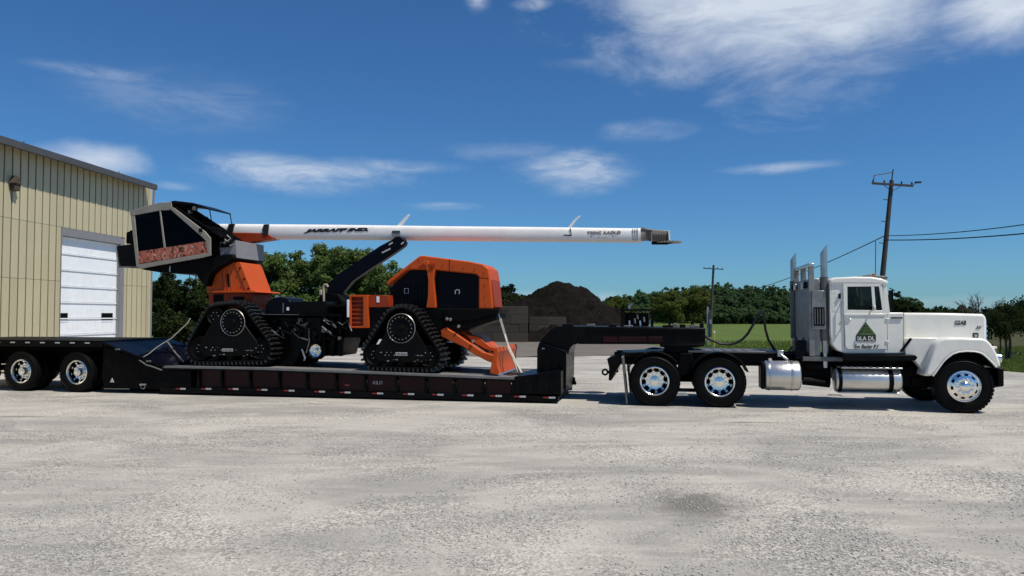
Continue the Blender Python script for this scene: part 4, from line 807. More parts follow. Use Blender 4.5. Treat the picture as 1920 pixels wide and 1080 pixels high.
# west coast mirror on the far side
mz = T(1671, 562, 2.5); b = MB(); b.box(mz[0], mz[0] + 0.05, 2.5, 2.72, mz[1] - 0.22, mz[1] + 0.22); b.tube([(mz[0], 2.24, mz[1] + 0.2), (mz[0], 2.6, mz[1] + 0.27)], 0.013, 6); b.tube([(mz[0], 2.24, mz[1] - 0.25), (mz[0], 2.6, mz[1] - 0.22)], 0.013, 6); TK.part('far_mirror', b, 'blackmatte', bevel=0.01)
s_ws = T(1664, 560, Y0)[0]; zw0, zw1 = T(1664, 586, Y0)[1], T(1664, 532, Y0)[1]
b = MB(); b.add([(s_ws + 0.035, Y0 + 0.08, zw0), (s_ws + 0.035, Y1 - 0.08, zw0), (s_ws - 0.035, Y1 - 0.08, zw1), (s_ws - 0.035, Y0 + 0.08, zw1)], [(0, 1, 2, 3)]); TK.part('windscreen', b, 'glass', smooth=0)
b = MB(); b.box(s_ws - 0.01, s_ws + 0.02, 1.19, 1.25, zw0, zw1); TK.part('windscreen_post', b, 'white')
sb = T(1575, 580, 0.5)[0]
for y0 in (0.42, 1.45):
    b = MB(); b.box(sb, sb + 0.5, y0, y0 + 0.55, zw0 - 0.02, zw0 + 0.03); b.prism([(sb, zw0), (sb + 0.13, zw0), (sb + 0.06, zw0 + 0.55), (sb - 0.04, zw0 + 0.55)], y0 + 0.03, y0 + 0.52); TK.part('seat', b, 'upholstery', bevel=0.03)
b = MB(); b.box(s_ws - 0.32, s_ws - 0.06, Y0 + 0.1, Y1 - 0.1, zw0, zw0 + 0.14); TK.part('dashboard', b, 'upholstery', bevel=0.02)
b = MB(); n = 22; cw = Vector((s_ws - 0.42, 1.72, zw0 + 0.16)); b.tube([cw + Vector((math.sin(a) * 0.10, math.cos(a) * 0.22, math.sin(a) * 0.2)) for a in [2 * math.pi * k / n for k in range(n + 1)]], 0.014, 6, cap=False); TK.part('steering_wheel', b, 'upholstery')
# roof marker box
b = MB(); b.prism(P(0.3, (1625, 519.3), (1626, 516), (1665, 517.5), (1665, 524), (1655, 522.5)), 0.32, 2.12); rb = TK.part('roof_marker_box', b, 'rackgrey', bevel=0.012)
for k in range(5): y = 0.45 + k * 0.36; sx, sz = T(1630, 515.5, 0.4); b = MB(); b.lathe([(0.0, -0.06), (0.03, -0.05), (0.035, 0.05), (0.0, 0.06)], 0, 0, 10); bb = MB(); bb.v = [(v[0] + sx + 0.1, v[1] + y, v[2] + sz + 0.0) for v in b.v]; bb.f = b.f; TK.part('marker_lamp', bb, 'amber', parent=rb)
# hood
yh = 0.42
hp0 = P(yh, (1694, 664), (1694, 586.3), (1770, 586.8), (1843, 588.6), (1848.5, 592), (1850.5, 600), (1850.5, 700), (1760, 700))
hp1 = hp0
b = MB(); b.prism(hp0, yh, 2.44 - yh); hood = TK.part('hood', b, 'white', bevel=0.05)
b = MB(); b.prism(P(Y0 + 0.02, (1696, 633.5), (1758, 633.5), (1750, 704.5), (1731.5, 704.5), (1727, 690), (1716, 677), (1697, 664.5)), 0.24, 0.43); TK.part('hood_skirt', b, 'white', bevel=0.015, parent=hood)
b = MB(); b.prism(P(Y0 + 0.02, (1696, 633.5), (1758, 633.5), (1750, 704.5), (1731.5, 704.5), (1727, 690), (1716, 677), (1697, 664.5)), 2.01, 2.2); TK.part('hood_skirt', b, 'white', bevel=0.015, parent=hood)
ar = ((1748.6, 705), (1754, 698), (1761.4, 687.5), (1768, 678.5), (1776.3, 670.5), (1786, 663.5), (1797.6, 659.7), (1812, 658.3), (1827.4, 659), (1838, 661.5), (1844.5, 665.4), (1852, 672), (1860, 680), (1868, 688.5))
outer = ((1877.6, 688.5), (1874, 676), (1870.5, 665), (1863.6, 651.6), (1857, 643), (1850, 637), (1842, 634.5), (1800, 633), (1770, 634), (1760, 638.5), (1753, 648), (1746, 666), (1739, 687), (1732, 705))
for ya, yb in ((-0.015, 0.50), (1.94, 2.455)):
    b = MB(); pts = list(P(0.0, *ar)) + list(P(0.0, *outer)); b.prism(pts, ya, yb); fe = TK.part('front_fender', b, 'white', bevel=0.055, parent=hood)
    b = MB(); b.tube([(s, ya + (0.0 if ya < 1 else 0.51), z) for s, z in P(0.0, *ar)], 0.016, 6); TK.part('fender_lip', b, 'white', parent=hood)
b = MB(); b.prism(P(0.4, (1740, 712), (1740, 645), (1862, 645), (1850, 712)), 0.402, 0.414); TK.part('arch_shade_plate', b, 'blackmatte'); b = MB(); b.prism(P(0.4, (1740, 712), (1740, 645), (1862, 645), (1850, 712)), 2.026, 2.038); TK.part('arch_shade_plate', b, 'blackmatte')  # black plates over the white hood sides stand in for arch shade
aw = P(0.0, *ar); ac = (0.0, Rw)
for ya, yb in ((0.03, 0.50), (1.94, 2.41)):
    b = MB(); ii = [(s - (s - ac[0]) * 0.018, z - (z - ac[1]) * 0.018) for s, z in aw]; jj = [(s - (s - ac[0]) * 0.035, z - (z - ac[1]) * 0.035) for s, z in aw]
    for k in range(len(aw) - 1): b.prism([ii[k], ii[k + 1], jj[k + 1], jj[k]], ya, yb)
    TK.part('arch_shade_liner', b, 'blackmatte', parent=hood)  # black strips added under the white fender to darken the arch
fl = T(1866, 652, 0.1); b = MB(); b.prism(P(0.1, (1859, 649), (1870.5, 650), (1869, 654), (1862, 655)), 0.10, 0.32); TK.part('turn_signal', b, 'white', bevel=0.01, parent=hood)
sl = T(1850, 610, yh)[0]; b = MB(); b.box(sl - 0.01, sl + 0.05, yh + 0.12, 2.02 - 0.12, 0.75, 1.78); gr = TK.part('grille', b, 'chrome', bevel=0.02)
for k in range(10): z = 0.80 + k * 0.095; b = MB(); b.box(sl + 0.05, sl + 0.075, yh + 0.16, 2.02 - 0.16, z, z + 0.03); TK.part('grille_bar', b, 'chrome', parent=gr, smooth=0)
for y in (0.25, 2.19): b = MB(); b.lathe([(0.0, -0.1), (0.09, -0.09), (0.1, 0.0), (0.0, 0.04)], 0, 0, 18); bb = MB(); hl = T(1868, 672, 0.2); bb.v = [(hl[0] - v[1], y + v[0], hl[1] + v[2]) for v in b.v]; bb.f = b.f; TK.part('headlight', bb, 'chrome')
# bumper with wrapped black ends
b = MB(); bs = P(0.12, (1868, 690), (1880, 690), (1880.5, 724), (1869, 725.5)); b.prism(bs, 0.06, 2.38); bu = TK.part('bumper', b, 'black', bevel=0.02)
b = MB(); b.prism(P(0.30, (1845, 689), (1872, 689), (1872, 726), (1858, 727)), 0.30, 0.34); b.prism(P(0.30, (1845, 689), (1872, 689), (1872, 726), (1858, 727)), 2.10, 2.14); TK.part('bumper_end', b, 'black', parent=bu, bevel=0.008)
b = MB(); b.prism(P(0.0, (1844, 687), (1878.5, 688.5), (1878.5, 691), (1846, 690)), 0.29, 0.45); TK.part('bumper_trim', b, 'alu', parent=bu)
# panel gaps, door hinges and rivets
for px0, py0, px1, py1, y in ((1662.6, 588, 1663.6, 657, 0.217), (1693.6, 587, 1694.4, 663, 0.217), (1582.2, 590, 1582.8, 652, 0.217)):
    b = MB(); b.prism(P(0.22, (px0, py0), (px0 + 0.8, py0), (px1 + 0.8, py1), (px1, py1)), y, y + 0.006); TK.part('panel_gap', b, 'seam', smooth=0)  # grey strips laid on the shell, gap shade put into their colour
for py in (600, 642): q = T(1663, py, 0.19); b = MB(); b.box(q[0] - 0.03, q[0] + 0.03, 0.182, 0.196, q[1] - 0.03, q[1] + 0.03); TK.part('door_hinge', b, 'satin', bevel=0.004)
for k in range(13): q = T(1560 + k * 1.6 if k < 0 else 1566, 532 + k * 8.2, 0.2); b = MB(); b.tube([(q[0], 0.222, q[1]), (q[0], 0.212, q[1])], 0.009, 6); TK.part('rivet', b, 'satin')
q = P(yh, (1700, 640), (1742, 627), (1742, 628.2), (1700, 641.2))
# hood strap latch, shield badge, lettering
l0, l1 = T(1689, 659, 0.21), T(1709, 634.5, 0.21); b = MB(); b.bar((l0[0], 0.205, l0[1]), (l1[0], 0.225, l1[1]), 0.03, 0.045); TK.part('hood_latch', b, 'blackmatte', bevel=0.006, parent=hood)
bd = P(yh, (1824, 624.3), (1834, 624.3), (1834.6, 629), (1833, 635), (1829, 636), (1825.5, 635), (1823.5, 628)); b = MB(); b.prism(bd, yh - 0.010, yh - 0.001); bo = TK.part('badge', b, 'lettering', parent=hood)
bi = P(yh, (1826.2, 627), (1832, 627), (1832, 631), (1829, 633.5), (1827, 631)); b = MB(); b.prism(bi, yh - 0.015, yh - 0.0105); TK.part('badge_face', b, 'chrome', parent=hood)
def letter(t, body, px0, px1, py0, py1, y, m, parent, shear=0.0, bold=0.0, name='lettering'):
    a, c = T(px0, py1, y), T(px1, py0, y); me = text_mesh(body, c[0] - a[0], c[1] - a[1], M[m], shear, bold); return link(name, me, parent, loc=t.rel(a[0], y, a[1]))
letter(TK, 'GSAB', 1790, 1811.5, 601, 609.5, yh - 0.005, 'lettering', hood, 0.2, 0.015)
letter(TK, 'AV', 1829, 1841.5, 611, 617.5, yh - 0.005, 'lettering', hood, 0.5, 0.0)
dlo = door = [c for c in TK.o.children if c.name.startswith('door')][0]
b = MB(); b.prism(P(0.19, (1605.5, 627.5), (1623.2, 604), (1642, 627.5)), 0.184, 0.191); tr_ = TK.part('emblem_triangle', b, 'green', parent=dlo, smooth=0)
for k in range(3):
    pyb = 611.5 + k * 5; hw = (pyb - 604) * 0.72; b = MB(); b.prism(P(0.19, (1623.5 - hw * 0.8, pyb), (1623.5 + hw * 0.75, pyb - 0.5), (1623.5 + hw * 0.8, pyb + 1.0), (1623.5 - hw * 0.7, pyb + 1.2)), 0.1815, 0.1838); TK.part('emblem_stripe', b, 'darkgreen', parent=dlo, smooth=0)
b = MB(); b.prism(P(0.19, (1605.2, 628), (1642.2, 628), (1642.2, 640), (1605.2, 640)), 0.184, 0.191); TK.part('emblem_base', b, 'darkgreen', parent=dlo, smooth=0)
letter(TK, 'BLA DL', 1607.5, 1640, 630.8, 638.2, 0.183, 'letterwhite', dlo, 0, 0.01)
letter(TK, 'Em Bader P.f', 1602, 1648, 646, 653, 0.189, 'lettering', dlo, 0.25, 0.01)
# exhaust stacks and headache rack behind the cab
def stack(pxa, pxb, ptop, pbot, y):
    (s0, z1), (s1, z0) = T(pxa, ptop, y), T(pxb, pbot, y); r = (s1 - s0) / 2; sc = (s0 + s1) / 2; n = 20; b = MB()
    b.tube([(sc, y + r, z0), (sc, y + r, z1 - 0.10)], r, n); k = len(b.v) - n
    for i in range(k, k + n): x, y_, z = b.v[i]; b.v[i] = (x, y_, z + (x - sc) / r * 0.09 + 0.06)     # slash cut mouth
    st = TK.part('exhaust_stack', b, 'stack', smooth=40)
    q = MB(); q.add([(sc + (r + 0.016) * math.cos(R(a)), y + r + (r + 0.016) * math.sin(R(a)), z) for z in (z0 + 0.25, z0 + 1.55) for a in range(150, 395, 12)], [(i, i + 1, i + 22, i + 21) for i in range(20)]); TK.part('heat_guard', q, 'rackgrey', parent=st)
    q = MB(); q.tube([(sc, y + r, z0 - 0.3), (sc, y + r, z0 + 0.02)], r * 0.8, 14); TK.part('exhaust_elbow', q, 'alu', parent=st)
stack(1539, 1555, 463, 662, 0.32); stack(1482.5, 1496, 477, 655, 2.0)
sr = T(1519, 600, 0.3)[0]; zb = T(1519, 668, 0.3)[1]; zt1 = T(1519, 522, 0.3)[1]; zt2 = T(1519, 500, 0.3)[1]
rack = MB(); rack.box(sr + 0.02, sr + 0.20, 0.34, 2.05, zb, zt1); rk = TK.part('headache_rack', rack, 'rackalu', bevel=0.015)
for y in (0.30, 1.14, 2.0):
    b = MB(); b.box(sr - 0.02, sr + 0.09, y, y + 0.08, zb, zt2); TK.part('rack_post', b, 'rackalu', parent=rk, bevel=0.008)
b = MB(); b.box(sr - 0.025, sr + 0.095, 0.295, 2.09, zt2, zt2 + 0.07); TK.part('rack_top_rail', b, 'alu', parent=rk, bevel=0.01)
for k in range(8):
    y = 0.40 + k * 0.2; b = MB(); b.box(sr - 0.012, sr + 0.018, y, y + 0.16, zb + 0.35, zt1 - 0.05); TK.part('rack_slat', b, 'rackalu', parent=rk, bevel=0.006)
b = MB(); b.box(sr + 0.03, sr + 0.30, 0.255, 0.335, zb + 0.55, zt1 - 0.25); TK.part('side_cabinet', b, 'rackalu', bevel=0.01)
b = MB(); b.box(sr + 0.06, sr + 0.27, 0.245, 0.254, zb + 0.62, zb + 1.0); TK.part('cabinet_door', b, 'blackmatte', bevel=0.006)
for k in range(4): b = MB(); q = sr + 0.075 + k * 0.05; b.box(q, q + 0.02, 0.238, 0.2445, zb + 0.65, zb + 0.97); TK.part('cabinet_rib', b, 'rackgrey', smooth=0)
for y, m_ in ((0.42, 'redlens'), (1.9, 'redlens'), (0.7, 'alu'), (1.62, 'alu')):
    b = MB(); b.box(sr - 0.08, sr - 0.03, y, y + 0.14, zt1 - 0.20, zt1 - 0.06); TK.part('work_light', b, m_ if m_ == 'alu' else 'blackmatte', bevel=0.01)
b = MB(); b.box(sr - 0.15, sr + 0.62, 0.30, 2.1, zb - 0.10, zb - 0.01); TK.part('rack_platform', b, 'rackgrey', bevel=0.01)
b = MB()
for k in range(5): b.tube([(sr - 0.10, 0.5 + k * 0.2, zb + 0.25), (sr - 0.16 - 0.03 * k, 0.45 + k * 0.2, zb + 0.05), (sr - 0.02, 0.4 + k * 0.22, zb - 0.02)], 0.03, 6)
TK.part('coiled_hoses', b, 'wire')
b = MB(); b.box(sr - 0.28, sr - 0.06, 0.35, 0.75, zb - 0.06, zb + 0.32); TK.part('tool_box', b, 'navy', bevel=0.02)
# small clutter on the tank end: glad hand brackets
b = MB(); q = T(1462, 664, 0.5); b.box(q[0] - 0.05, q[0] + 0.07, 0.45, 0.6, q[1] - 0.05, q[1] + 0.08); b.tube([(q[0], 0.45, q[1]), (q[0] + 0.15, 0.4, q[1] - 0.12)], 0.03, 8); TK.part('hose_coupling', b, 'alu', bevel=0.008)
# air hose slung between tractor and trailer
hp = [T(a, b_, 0.9) for a, b_ in ((1318, 627), (1328, 635), (1350, 644.5), (1366, 646), (1380, 643.5), (1392, 637), (1402, 626), (1411, 610), (1419, 594), (1424, 585), (1428, 582.5), (1431.5, 587), (1433, 600), (1435, 616), (1441, 636), (1451, 653), (1463, 664))]
b = MB(); b.tube([(s, 0.9 + 0.1 * math.sin(i * 0.5), z) for i, (s, z) in enumerate(hp)], 0.028, 8)
o = link('air_hose', b.mesh('air_hose', M['wire'], (hp[0][0], 0.9, hp[0][1])), loc=VW(hp[0][0], 0.9, hp[0][1]), rot=(0, 0, -VA)); tag(o, 'black air hose looping up between the gooseneck and the tractor', 'hose')
# ================================================================ lowboy trailer
TR = Thing('lowboy_trailer', 'black lowboy trailer with maroon side panels and a raised gooseneck', 'trailer', off=(T(640, 745, 0)[0], 1.27, 0))
Rt = 0.495
s_a = T(142.4, 694, 0)[0]; s_b = T(37.8, 691, 0)[0]; s_c = s_b - (s_a - s_b)
for i, s_ in enumerate((s_a, s_b, s_c)):
    wheel(TR, 'trailer', s_, 0.0, Rt - 0.005, False, 0.3 + i); wheel(TR, 'trailer', s_, 2.54, Rt - 0.005, True, 0.3)
    b = MB(); b.tube([(s_, 0.4, Rt), (s_, 2.14, Rt)], 0.075, 12); TR.part('axle', b, 'blackmatte')
# gooseneck
gn = ((1322.7, 614.8), (1322.7, 644), (1082, 644.4), (1075, 646.5), (1070, 651), (1067, 657), (1066, 664), (1011, 645), (1013, 640), (1018, 633), (1026.7, 624), (1034, 617.5), (1042, 613), (1052, 611.5))
b = MB(); b.prism(P(0.7, *gn), 0.7, 1.84); neck = TR.part('gooseneck', b, 'black', bevel=0.02)
b = MB(); b.prism(P(0.7, (1131, 631), (1242, 631.5), (1242, 642.5), (1131, 641.5)), 0.688, 0.699); TR.part('neck_side_panel', b, 'maroon', bevel=0.004, label='maroon panel on the gooseneck side')
b = MB(); b.prism(P(0.7, (1100, 615.5), (1320, 618), (1320, 620.5), (1100, 618)), 0.675, 0.699); TR.part('neck_flange', b, 'blackmatte', bevel=0.004)
b = MB(); b.prism(P(0.7, (1085, 642.6), (1322.7, 642.8), (1322.7, 645.4), (1085, 645.2)), 0.68, 1.86); TR.part('neck_bottom_plate', b, 'black', bevel=0.004)
b = MB(); b.prism(P(0.5, (1007, 655), (1010.5, 644), (1062, 659.5), (1061, 728), (1056, 738), (1048, 746), (1006, 746)), 0.5, 2.04); TR.part('neck_leg', b, 'black', bevel=0.015)
l0, l1 = T(1011, 643.5, 0.5), T(1062, 659.3, 0.5); b = MB(); b.bar((l0[0], 0.49, l0[1]), (l1[0], 0.49, l1[1]), 0.05, 0.035); TR.part('leg_flange', b, 'navy', bevel=0.005)
q = T(1018.5, 653.5, 0.5); b = MB(); b.box(q[0] - 0.03, q[0] + 0.03, 0.488, 0.499, q[1] - 0.012, q[1] + 0.012); TR.part('reflector', b, 'reflector')
for px, py in ((1076, 711), (1078, 718)): q = T(px, py, 1.9); b = MB(); b.tube([(q[0] - 0.08, 1.9, q[1]), (q[0] + 0.03, 1.9, q[1])], 0.045, 10); TR.part('lock_pin', b, 'blackmatte')
b = MB(); b.prism(P(0.02, (964, 706.5), (1052, 695.5), (1052, 740), (964, 738.5)), 0.02, 2.3); TR.part('front_box', b, 'black', bevel=0.012)
l0, l1 = T(1000, 703, 0.02), T(1052, 695.8, 0.02); b = MB(); b.bar((l0[0], 0.01, l0[1]), (l1[0], 0.01, l1[1]), 0.03, 0.03); TR.part('box_flange', b, 'navy')
for px in (1020, 1038, 1054):
    a_, c_ = T(px, 662 if px < 1030 else 668, 0.5), T(px, 690, 0.5); b = MB(); b.box(a_[0] - 0.012, a_[0] + 0.012, 0.465, 0.499, c_[1], a_[1]); TR.part('leg_stiffener', b, 'black', smooth=0)
for px in (980, 1005, 1035): a_, c_ = T(px, 707, 0.02), T(px, 737, 0.02); b = MB(); b.box(a_[0] - 0.012, a_[0] + 0.012, -0.01, 0.019, c_[1], a_[1]); TR.part('box_stiffener', b, 'black', smooth=0)
for px in (1110, 1160, 1215, 1265, 1305): a_, c_ = T(px, 620, 0.7), T(px, 642, 0.7); b = MB(); b.box(a_[0] - 0.012, a_[0] + 0.012, 0.678, 0.687, c_[1], a_[1]); TR.part('neck_stiffener', b, 'black', smooth=0)
# well deck
dk = [T(a, c, 0.0) for a, c in ((305, 690), (494, 689.5), (683.6, 696.5), (820, 702), (964, 707.6))]; dk[0] = (dk[0][0], dk[1][1] + 0.01)
bt_ = [T(a, c, 0.0) for a, c in ((964, 740.5), (683, 733.5), (450, 727), (305, 722))]
b = MB(); b.prism(dk + [T(964, 722, 0)] + [T(305, 712, 0)], 0.55, 1.99); TR.part('well_frame', b, 'blackmatte')
top = lambda s: np.interp(s, [d[0] for d in dk], [d[1] for d in dk])
npl = 10; yw = 2.54 / npl; 
for k in range(npl):
    b = MB(); y0 = k * yw + 0.004; b.prism(dk + [(s, z - 0.05) for s, z in reversed(dk)], y0, y0 + yw - 0.012); TR.part('deck_plank', b, 'deck', smooth=0)
s0d, s1d = dk[0][0], dk[-1][0]
for ya, yb in ((0.012, 0.03), (2.51, 2.528)):
    b = MB(); b.prism([(s, z - 0.05) for s, z in dk] + [(s, z - 0.085) for s, z in reversed(dk)], ya - 0.02, ya + 0.1 if ya < 1 else yb + 0.02); TR.part('top_rail', b, 'black', bevel=0.006)
lo = [T(a, c, 0.0) for a, c in ((300, 727), (450, 727.5), (700, 735.5), (964, 741), (1047, 744))]; lb = [T(a, c, 0.0) for a, c in ((1047, 753), (964, 752), (700, 745.8), (450, 739), (300, 735.5))]
b = MB(); b.prism(lo + lb, 0.0, 0.16); TR.part('lower_rail', b, 'black', bevel=0.008)
b = MB(); b.prism(lo + lb, 2.38, 2.54); TR.part('lower_rail', b, 'black', bevel=0.008)
b = MB(); b.prism([(s, z) for s, z in lo] + [(s, z - 0.05) for s, z in reversed(lo)], 0.17, 2.37); TR.part('belly_plate', b, 'blackmatte')
low = lambda s: np.interp(s, [d[0] for d in lo], [d[1] for d in lo])
edges = [370, 413, 466, 521, 573, 628, 683, 742, 797, 851, 905, 961]
for i in range(len(edges) - 1):
    sa, sb_ = T(edges[i] + 3, 715, 0)[0], T(edges[i + 1] - 4, 715, 0)[0]
    b = MB(); b.prism([(sa, low(sa) + 0.004), (sb_, low(sb_) + 0.004), (sb_, top(sb_) - 0.088), (sa, top(sa) - 0.088)], 0.09, 0.105); TR.part('side_panel', b, 'maroon', bevel=0.004)
for px in edges:
    s_ = T(px, 715, 0)[0]; b = MB(); b.prism([(s_ - 0.035, low(s_) + 0.003), (s_ + 0.035, low(s_) + 0.003), (s_ + 0.02, top(s_) - 0.088), (s_ - 0.02, top(s_) - 0.088)], 0.02, 0.12); TR.part('outrigger', b, 'black', bevel=0.005)
    b = MB(); b.prism([(s_ - 0.035, low(s_) + 0.003), (s_ + 0.035, low(s_) + 0.003), (s_ + 0.02, top(s_) - 0.088), (s_ - 0.02, top(s_) - 0.088)], 2.42, 2.52); TR.part('outrigger', b, 'black', bevel=0.005)
for px in (343, 391, 442, 496, 547, 604, 652, 713, 771, 826, 882, 935, 980, 1035):
    s_ = T(px, 730, 0)[0]; z_ = low(s_) - 0.02
    b = MB(); b.box(s_ - 0.07, s_ + 0.07, -0.008, -0.001, z_ - 0.022, z_ + 0.016); TR.part('reflector', b, 'reflector', smooth=0)
    b = MB(); b.box(s_ - 0.19, s_ - 0.08, -0.008, -0.001, z_ - 0.018, z_ + 0.008); TR.part('reflector', b, 'redlens', smooth=0)
q = T(700, 720, 0); letter(TR, 'KILO', 699, 717, 714.5, 720.5, 0.085, 'reflector', TR.o, 0.2, 0.0)
q = T(651, 722, 0.085); b = MB(); b.lathe([(0.0, 0.078), (0.06, 0.08), (0.065, 0.088)], 0, 0, 18); bb = MB(); bb.v = [(q[0] + v[0], v[1], q[1] + v[2] * 0.4) for v in b.v]; bb.f = b.f; TR.part('oval_badge', bb, 'redlens')
# raised rear deck over the wheels and the sloping transition
s_r0 = s_c - 1.1; zr = T(187, 641, 0)[1]; s_k = T(192, 641, 0)[0]; s_l = T(308, 690, 0)[0]; zl = top(s_l) + 0.004
b = MB(); b.box(s_r0, s_k, 0.0, 2.54, zr - 0.13, zr); rd = TR.part('rear_deck', b, 'black', bevel=0.012)
for px in range(-60, 190, 28): s_ = T(px, 645, 0)[0]; b = MB(); b.box(s_ - 0.07, s_ + 0.06, -0.008, -0.001, zr - 0.045, zr - 0.015); TR.part('reflector', b, 'reflector', smooth=0)
npk = 8; yw = 2.54 / npk
for k in range(npk):
    b = MB(); b.prism([(s_k, zr + 0.003), (s_l, zl), (s_l, zl - 0.05), (s_k, zr - 0.06)], k * yw + 0.004, (k + 1) * yw - 0.008); TR.part('ramp_plank', b, 'navy', smooth=0)
    b = MB(); b.box(s_r0 + 0.01, s_k - 0.004, k * yw + 0.004, (k + 1) * yw - 0.008, zr + 0.002, zr + 0.03); TR.part('rear_plank', b, 'blackmatte', smooth=0)
b = MB(); b.prism([(s_k - 0.02, zr - 0.10), (s_l + 0.1, zl - 0.10), (T(360, 690, 0.1)[0], zl - 0.12), (T(360, 735, 0.1)[0], 0.10), (T(197, 738, 0.1)[0], 0.14), (s_k - 0.05, 0.40)], 0.06, 2.48); TR.part('transition_frame', b, 'blackmatte', bevel=0.01)
for y in (0.72, 1.70): b = MB(); b.box(s_r0, s_k, y, y + 0.12, 0.62, zr - 0.13); TR.part('rear_frame_beam', b, 'blackmatte')
for px, py in ((210, 713),): q = T(px, py, 0.05); b = MB(); b.prism([(q[0] - 0.055, q[1] - 0.05), (q[0] + 0.055, q[1] - 0.05), (q[0], q[1] + 0.055)], 0.045, 0.058); TR.part('triangle_reflector', b, 'reflector')
a_, c_ = T(195, 729, 0.04), T(242, 729.5, 0.04); b = MB(); b.tube([(a_[0], 0.04, a_[1]), (c_[0], 0.04, c_[1])], 0.012, 8); TR.part('air_pipe', b, 'rackgrey')
a_ = T(268, 721, 0.04); b = MB(); b.tube([(a_[0] - 0.08, 0.04, a_[1]), (a_[0] + 0.1, 0.035, a_[1] + 0.005)], 0.025, 8); b.tube([(a_[0] + math.cos(k) * 0.06, 0.04, a_[1] - 0.05 + math.sin(k) * 0.05) for k in np.linspace(0, 6.28, 14)], 0.008, 6); TR.part('valve_handle', b, 'alu')
for k in range(6): q = s_k + (s_l - s_k) * (k + 0.5) / 6; z_ = zr + (zl - zr) * (k + 0.5) / 6; b = MB(); b.box(q - 0.07, q + 0.07, -0.012, 0.055, z_ - 0.06, z_ - 0.02); TR.part('stake_pocket', b, 'rackgrey' if k in (1, 4) else 'blackmatte', bevel=0.008)
# engine pack on the gooseneck and loose gear
pk = TR.off; (sa, za), (sb_, zb_) = T(1164, 613, 0.78), T(1224, 580, 0.78); b = MB(); b.box(sa, sb_, 0.78, 1.75, zb_ - 0.03, zb_ + 0.01); pw = TR.part('power_pack', b, 'blackmatte', bevel=0.006)
for s_ in (sa, sb_ - 0.04):
    for y in (0.78, 1.71): b = MB(); b.box(s_, s_ + 0.04, y, y + 0.04, za, zb_ - 0.03); TR.part('pack_post', b, 'blackmatte', parent=pw)
b = MB(); b.box(sa + 0.12, sb_ - 0.1, 0.85, 1.6, za + 0.02, zb_ - 0.08); TR.part('engine', b, 'blackmatte', bevel=0.02, parent=pw)
b = MB(); b.box(sa + 0.05, sa + 0.11, 0.8, 1.65, za, zb_ - 0.06); TR.part('radiator', b, 'black', parent=pw)
for k, (px, py, m_) in enumerate(((1180, 602, 'alu'), (1190, 598, 'rackgrey'), (1200, 602, 'alu'), (1219, 601, 'alu'), (1195, 590, 'rackgrey'), (1207, 595, 'rackgrey'))):
    q = T(px, py, 0.82); b = MB(); b.tube([(q[0], 0.86, q[1]), (q[0], 0.82, q[1]), (q[0] + 0.01, 0.81, q[1] - 0.10)], 0.022, 8); TR.part('hydraulic_fitting', b, m_, parent=pw)
q = T(1180, 574, 0.9); b = MB(); b.tube([(q[0], 1.0, zb_), (q[0], 1.0, q[1]), (q[0] + 0.06, 1.0, q[1] + 0.05)], 0.03, 8); TR.part('exhaust_pipe', b, 'alu', parent=pw)
for k, (px, w_, h_) in enumerate(((1064, 0.24, 0.05), (1107, 0.18, 0.06), (1148, 0.16, 0.05), (1178, 0.2, 0.04), (1252, 0.22, 0.05), (1266, 0.10, 0.09), (1280, 0.12, 0.07), (1302, 0.2, 0.06), (1316, 0.08, 0.10))):
    q = T(px, 613, 0.75); zq = np.interp(px, [1050, 1322], [T(1052, 612, 0.7)[1], T(1322, 615, 0.7)[1]]); b = MB(); b.box(q[0] - w_ / 2, q[0] + w_ / 2, 0.74, 0.94, zq - 0.01, zq + h_); TR.part('chain_bracket', b, 'rackgrey' if k % 2 else 'blackmatte', bevel=0.01)

# ================================================================ tracked tree trimmer
MC = Thing('tracked_tree_trimmer', 'orange and black tracked tree trimming machine with long white boom on the trailer', 'tree trimmer', off=(T(600, 690, 1.27)[0], 1.27, float(top(T(600, 690, 0)[0]))))
LG = MB(); LG.box(-0.026, 0.026, 0.0, 0.54, 0.0, 0.055); LG.box(-0.018, 0.012, 0.02, 0.17, 0.055, 0.08); LG.box(-0.010, 0.02, 0.2, 0.33, 0.055, 0.075); LG.box(-0.018, 0.012, 0.37, 0.52, 0.055, 0.08); LUG = LG.mesh('track_lug', M['tread'], smooth=0)
def hull(pts):
    pts = sorted(set(pts)); 
    def half(ps):
        h = []
        for p in ps:
            while len(h) > 1 and (h[-1][0] - h[-2][0]) * (p[1] - h[-2][1]) - (h[-1][1] - h[-2][1]) * (p[0] - h[-2][0]) <= 0: h.pop()
            h.append(p)
        return h
    a, b_ = half(pts), half(pts[::-1]); return a[:-1] + b_[:-1]
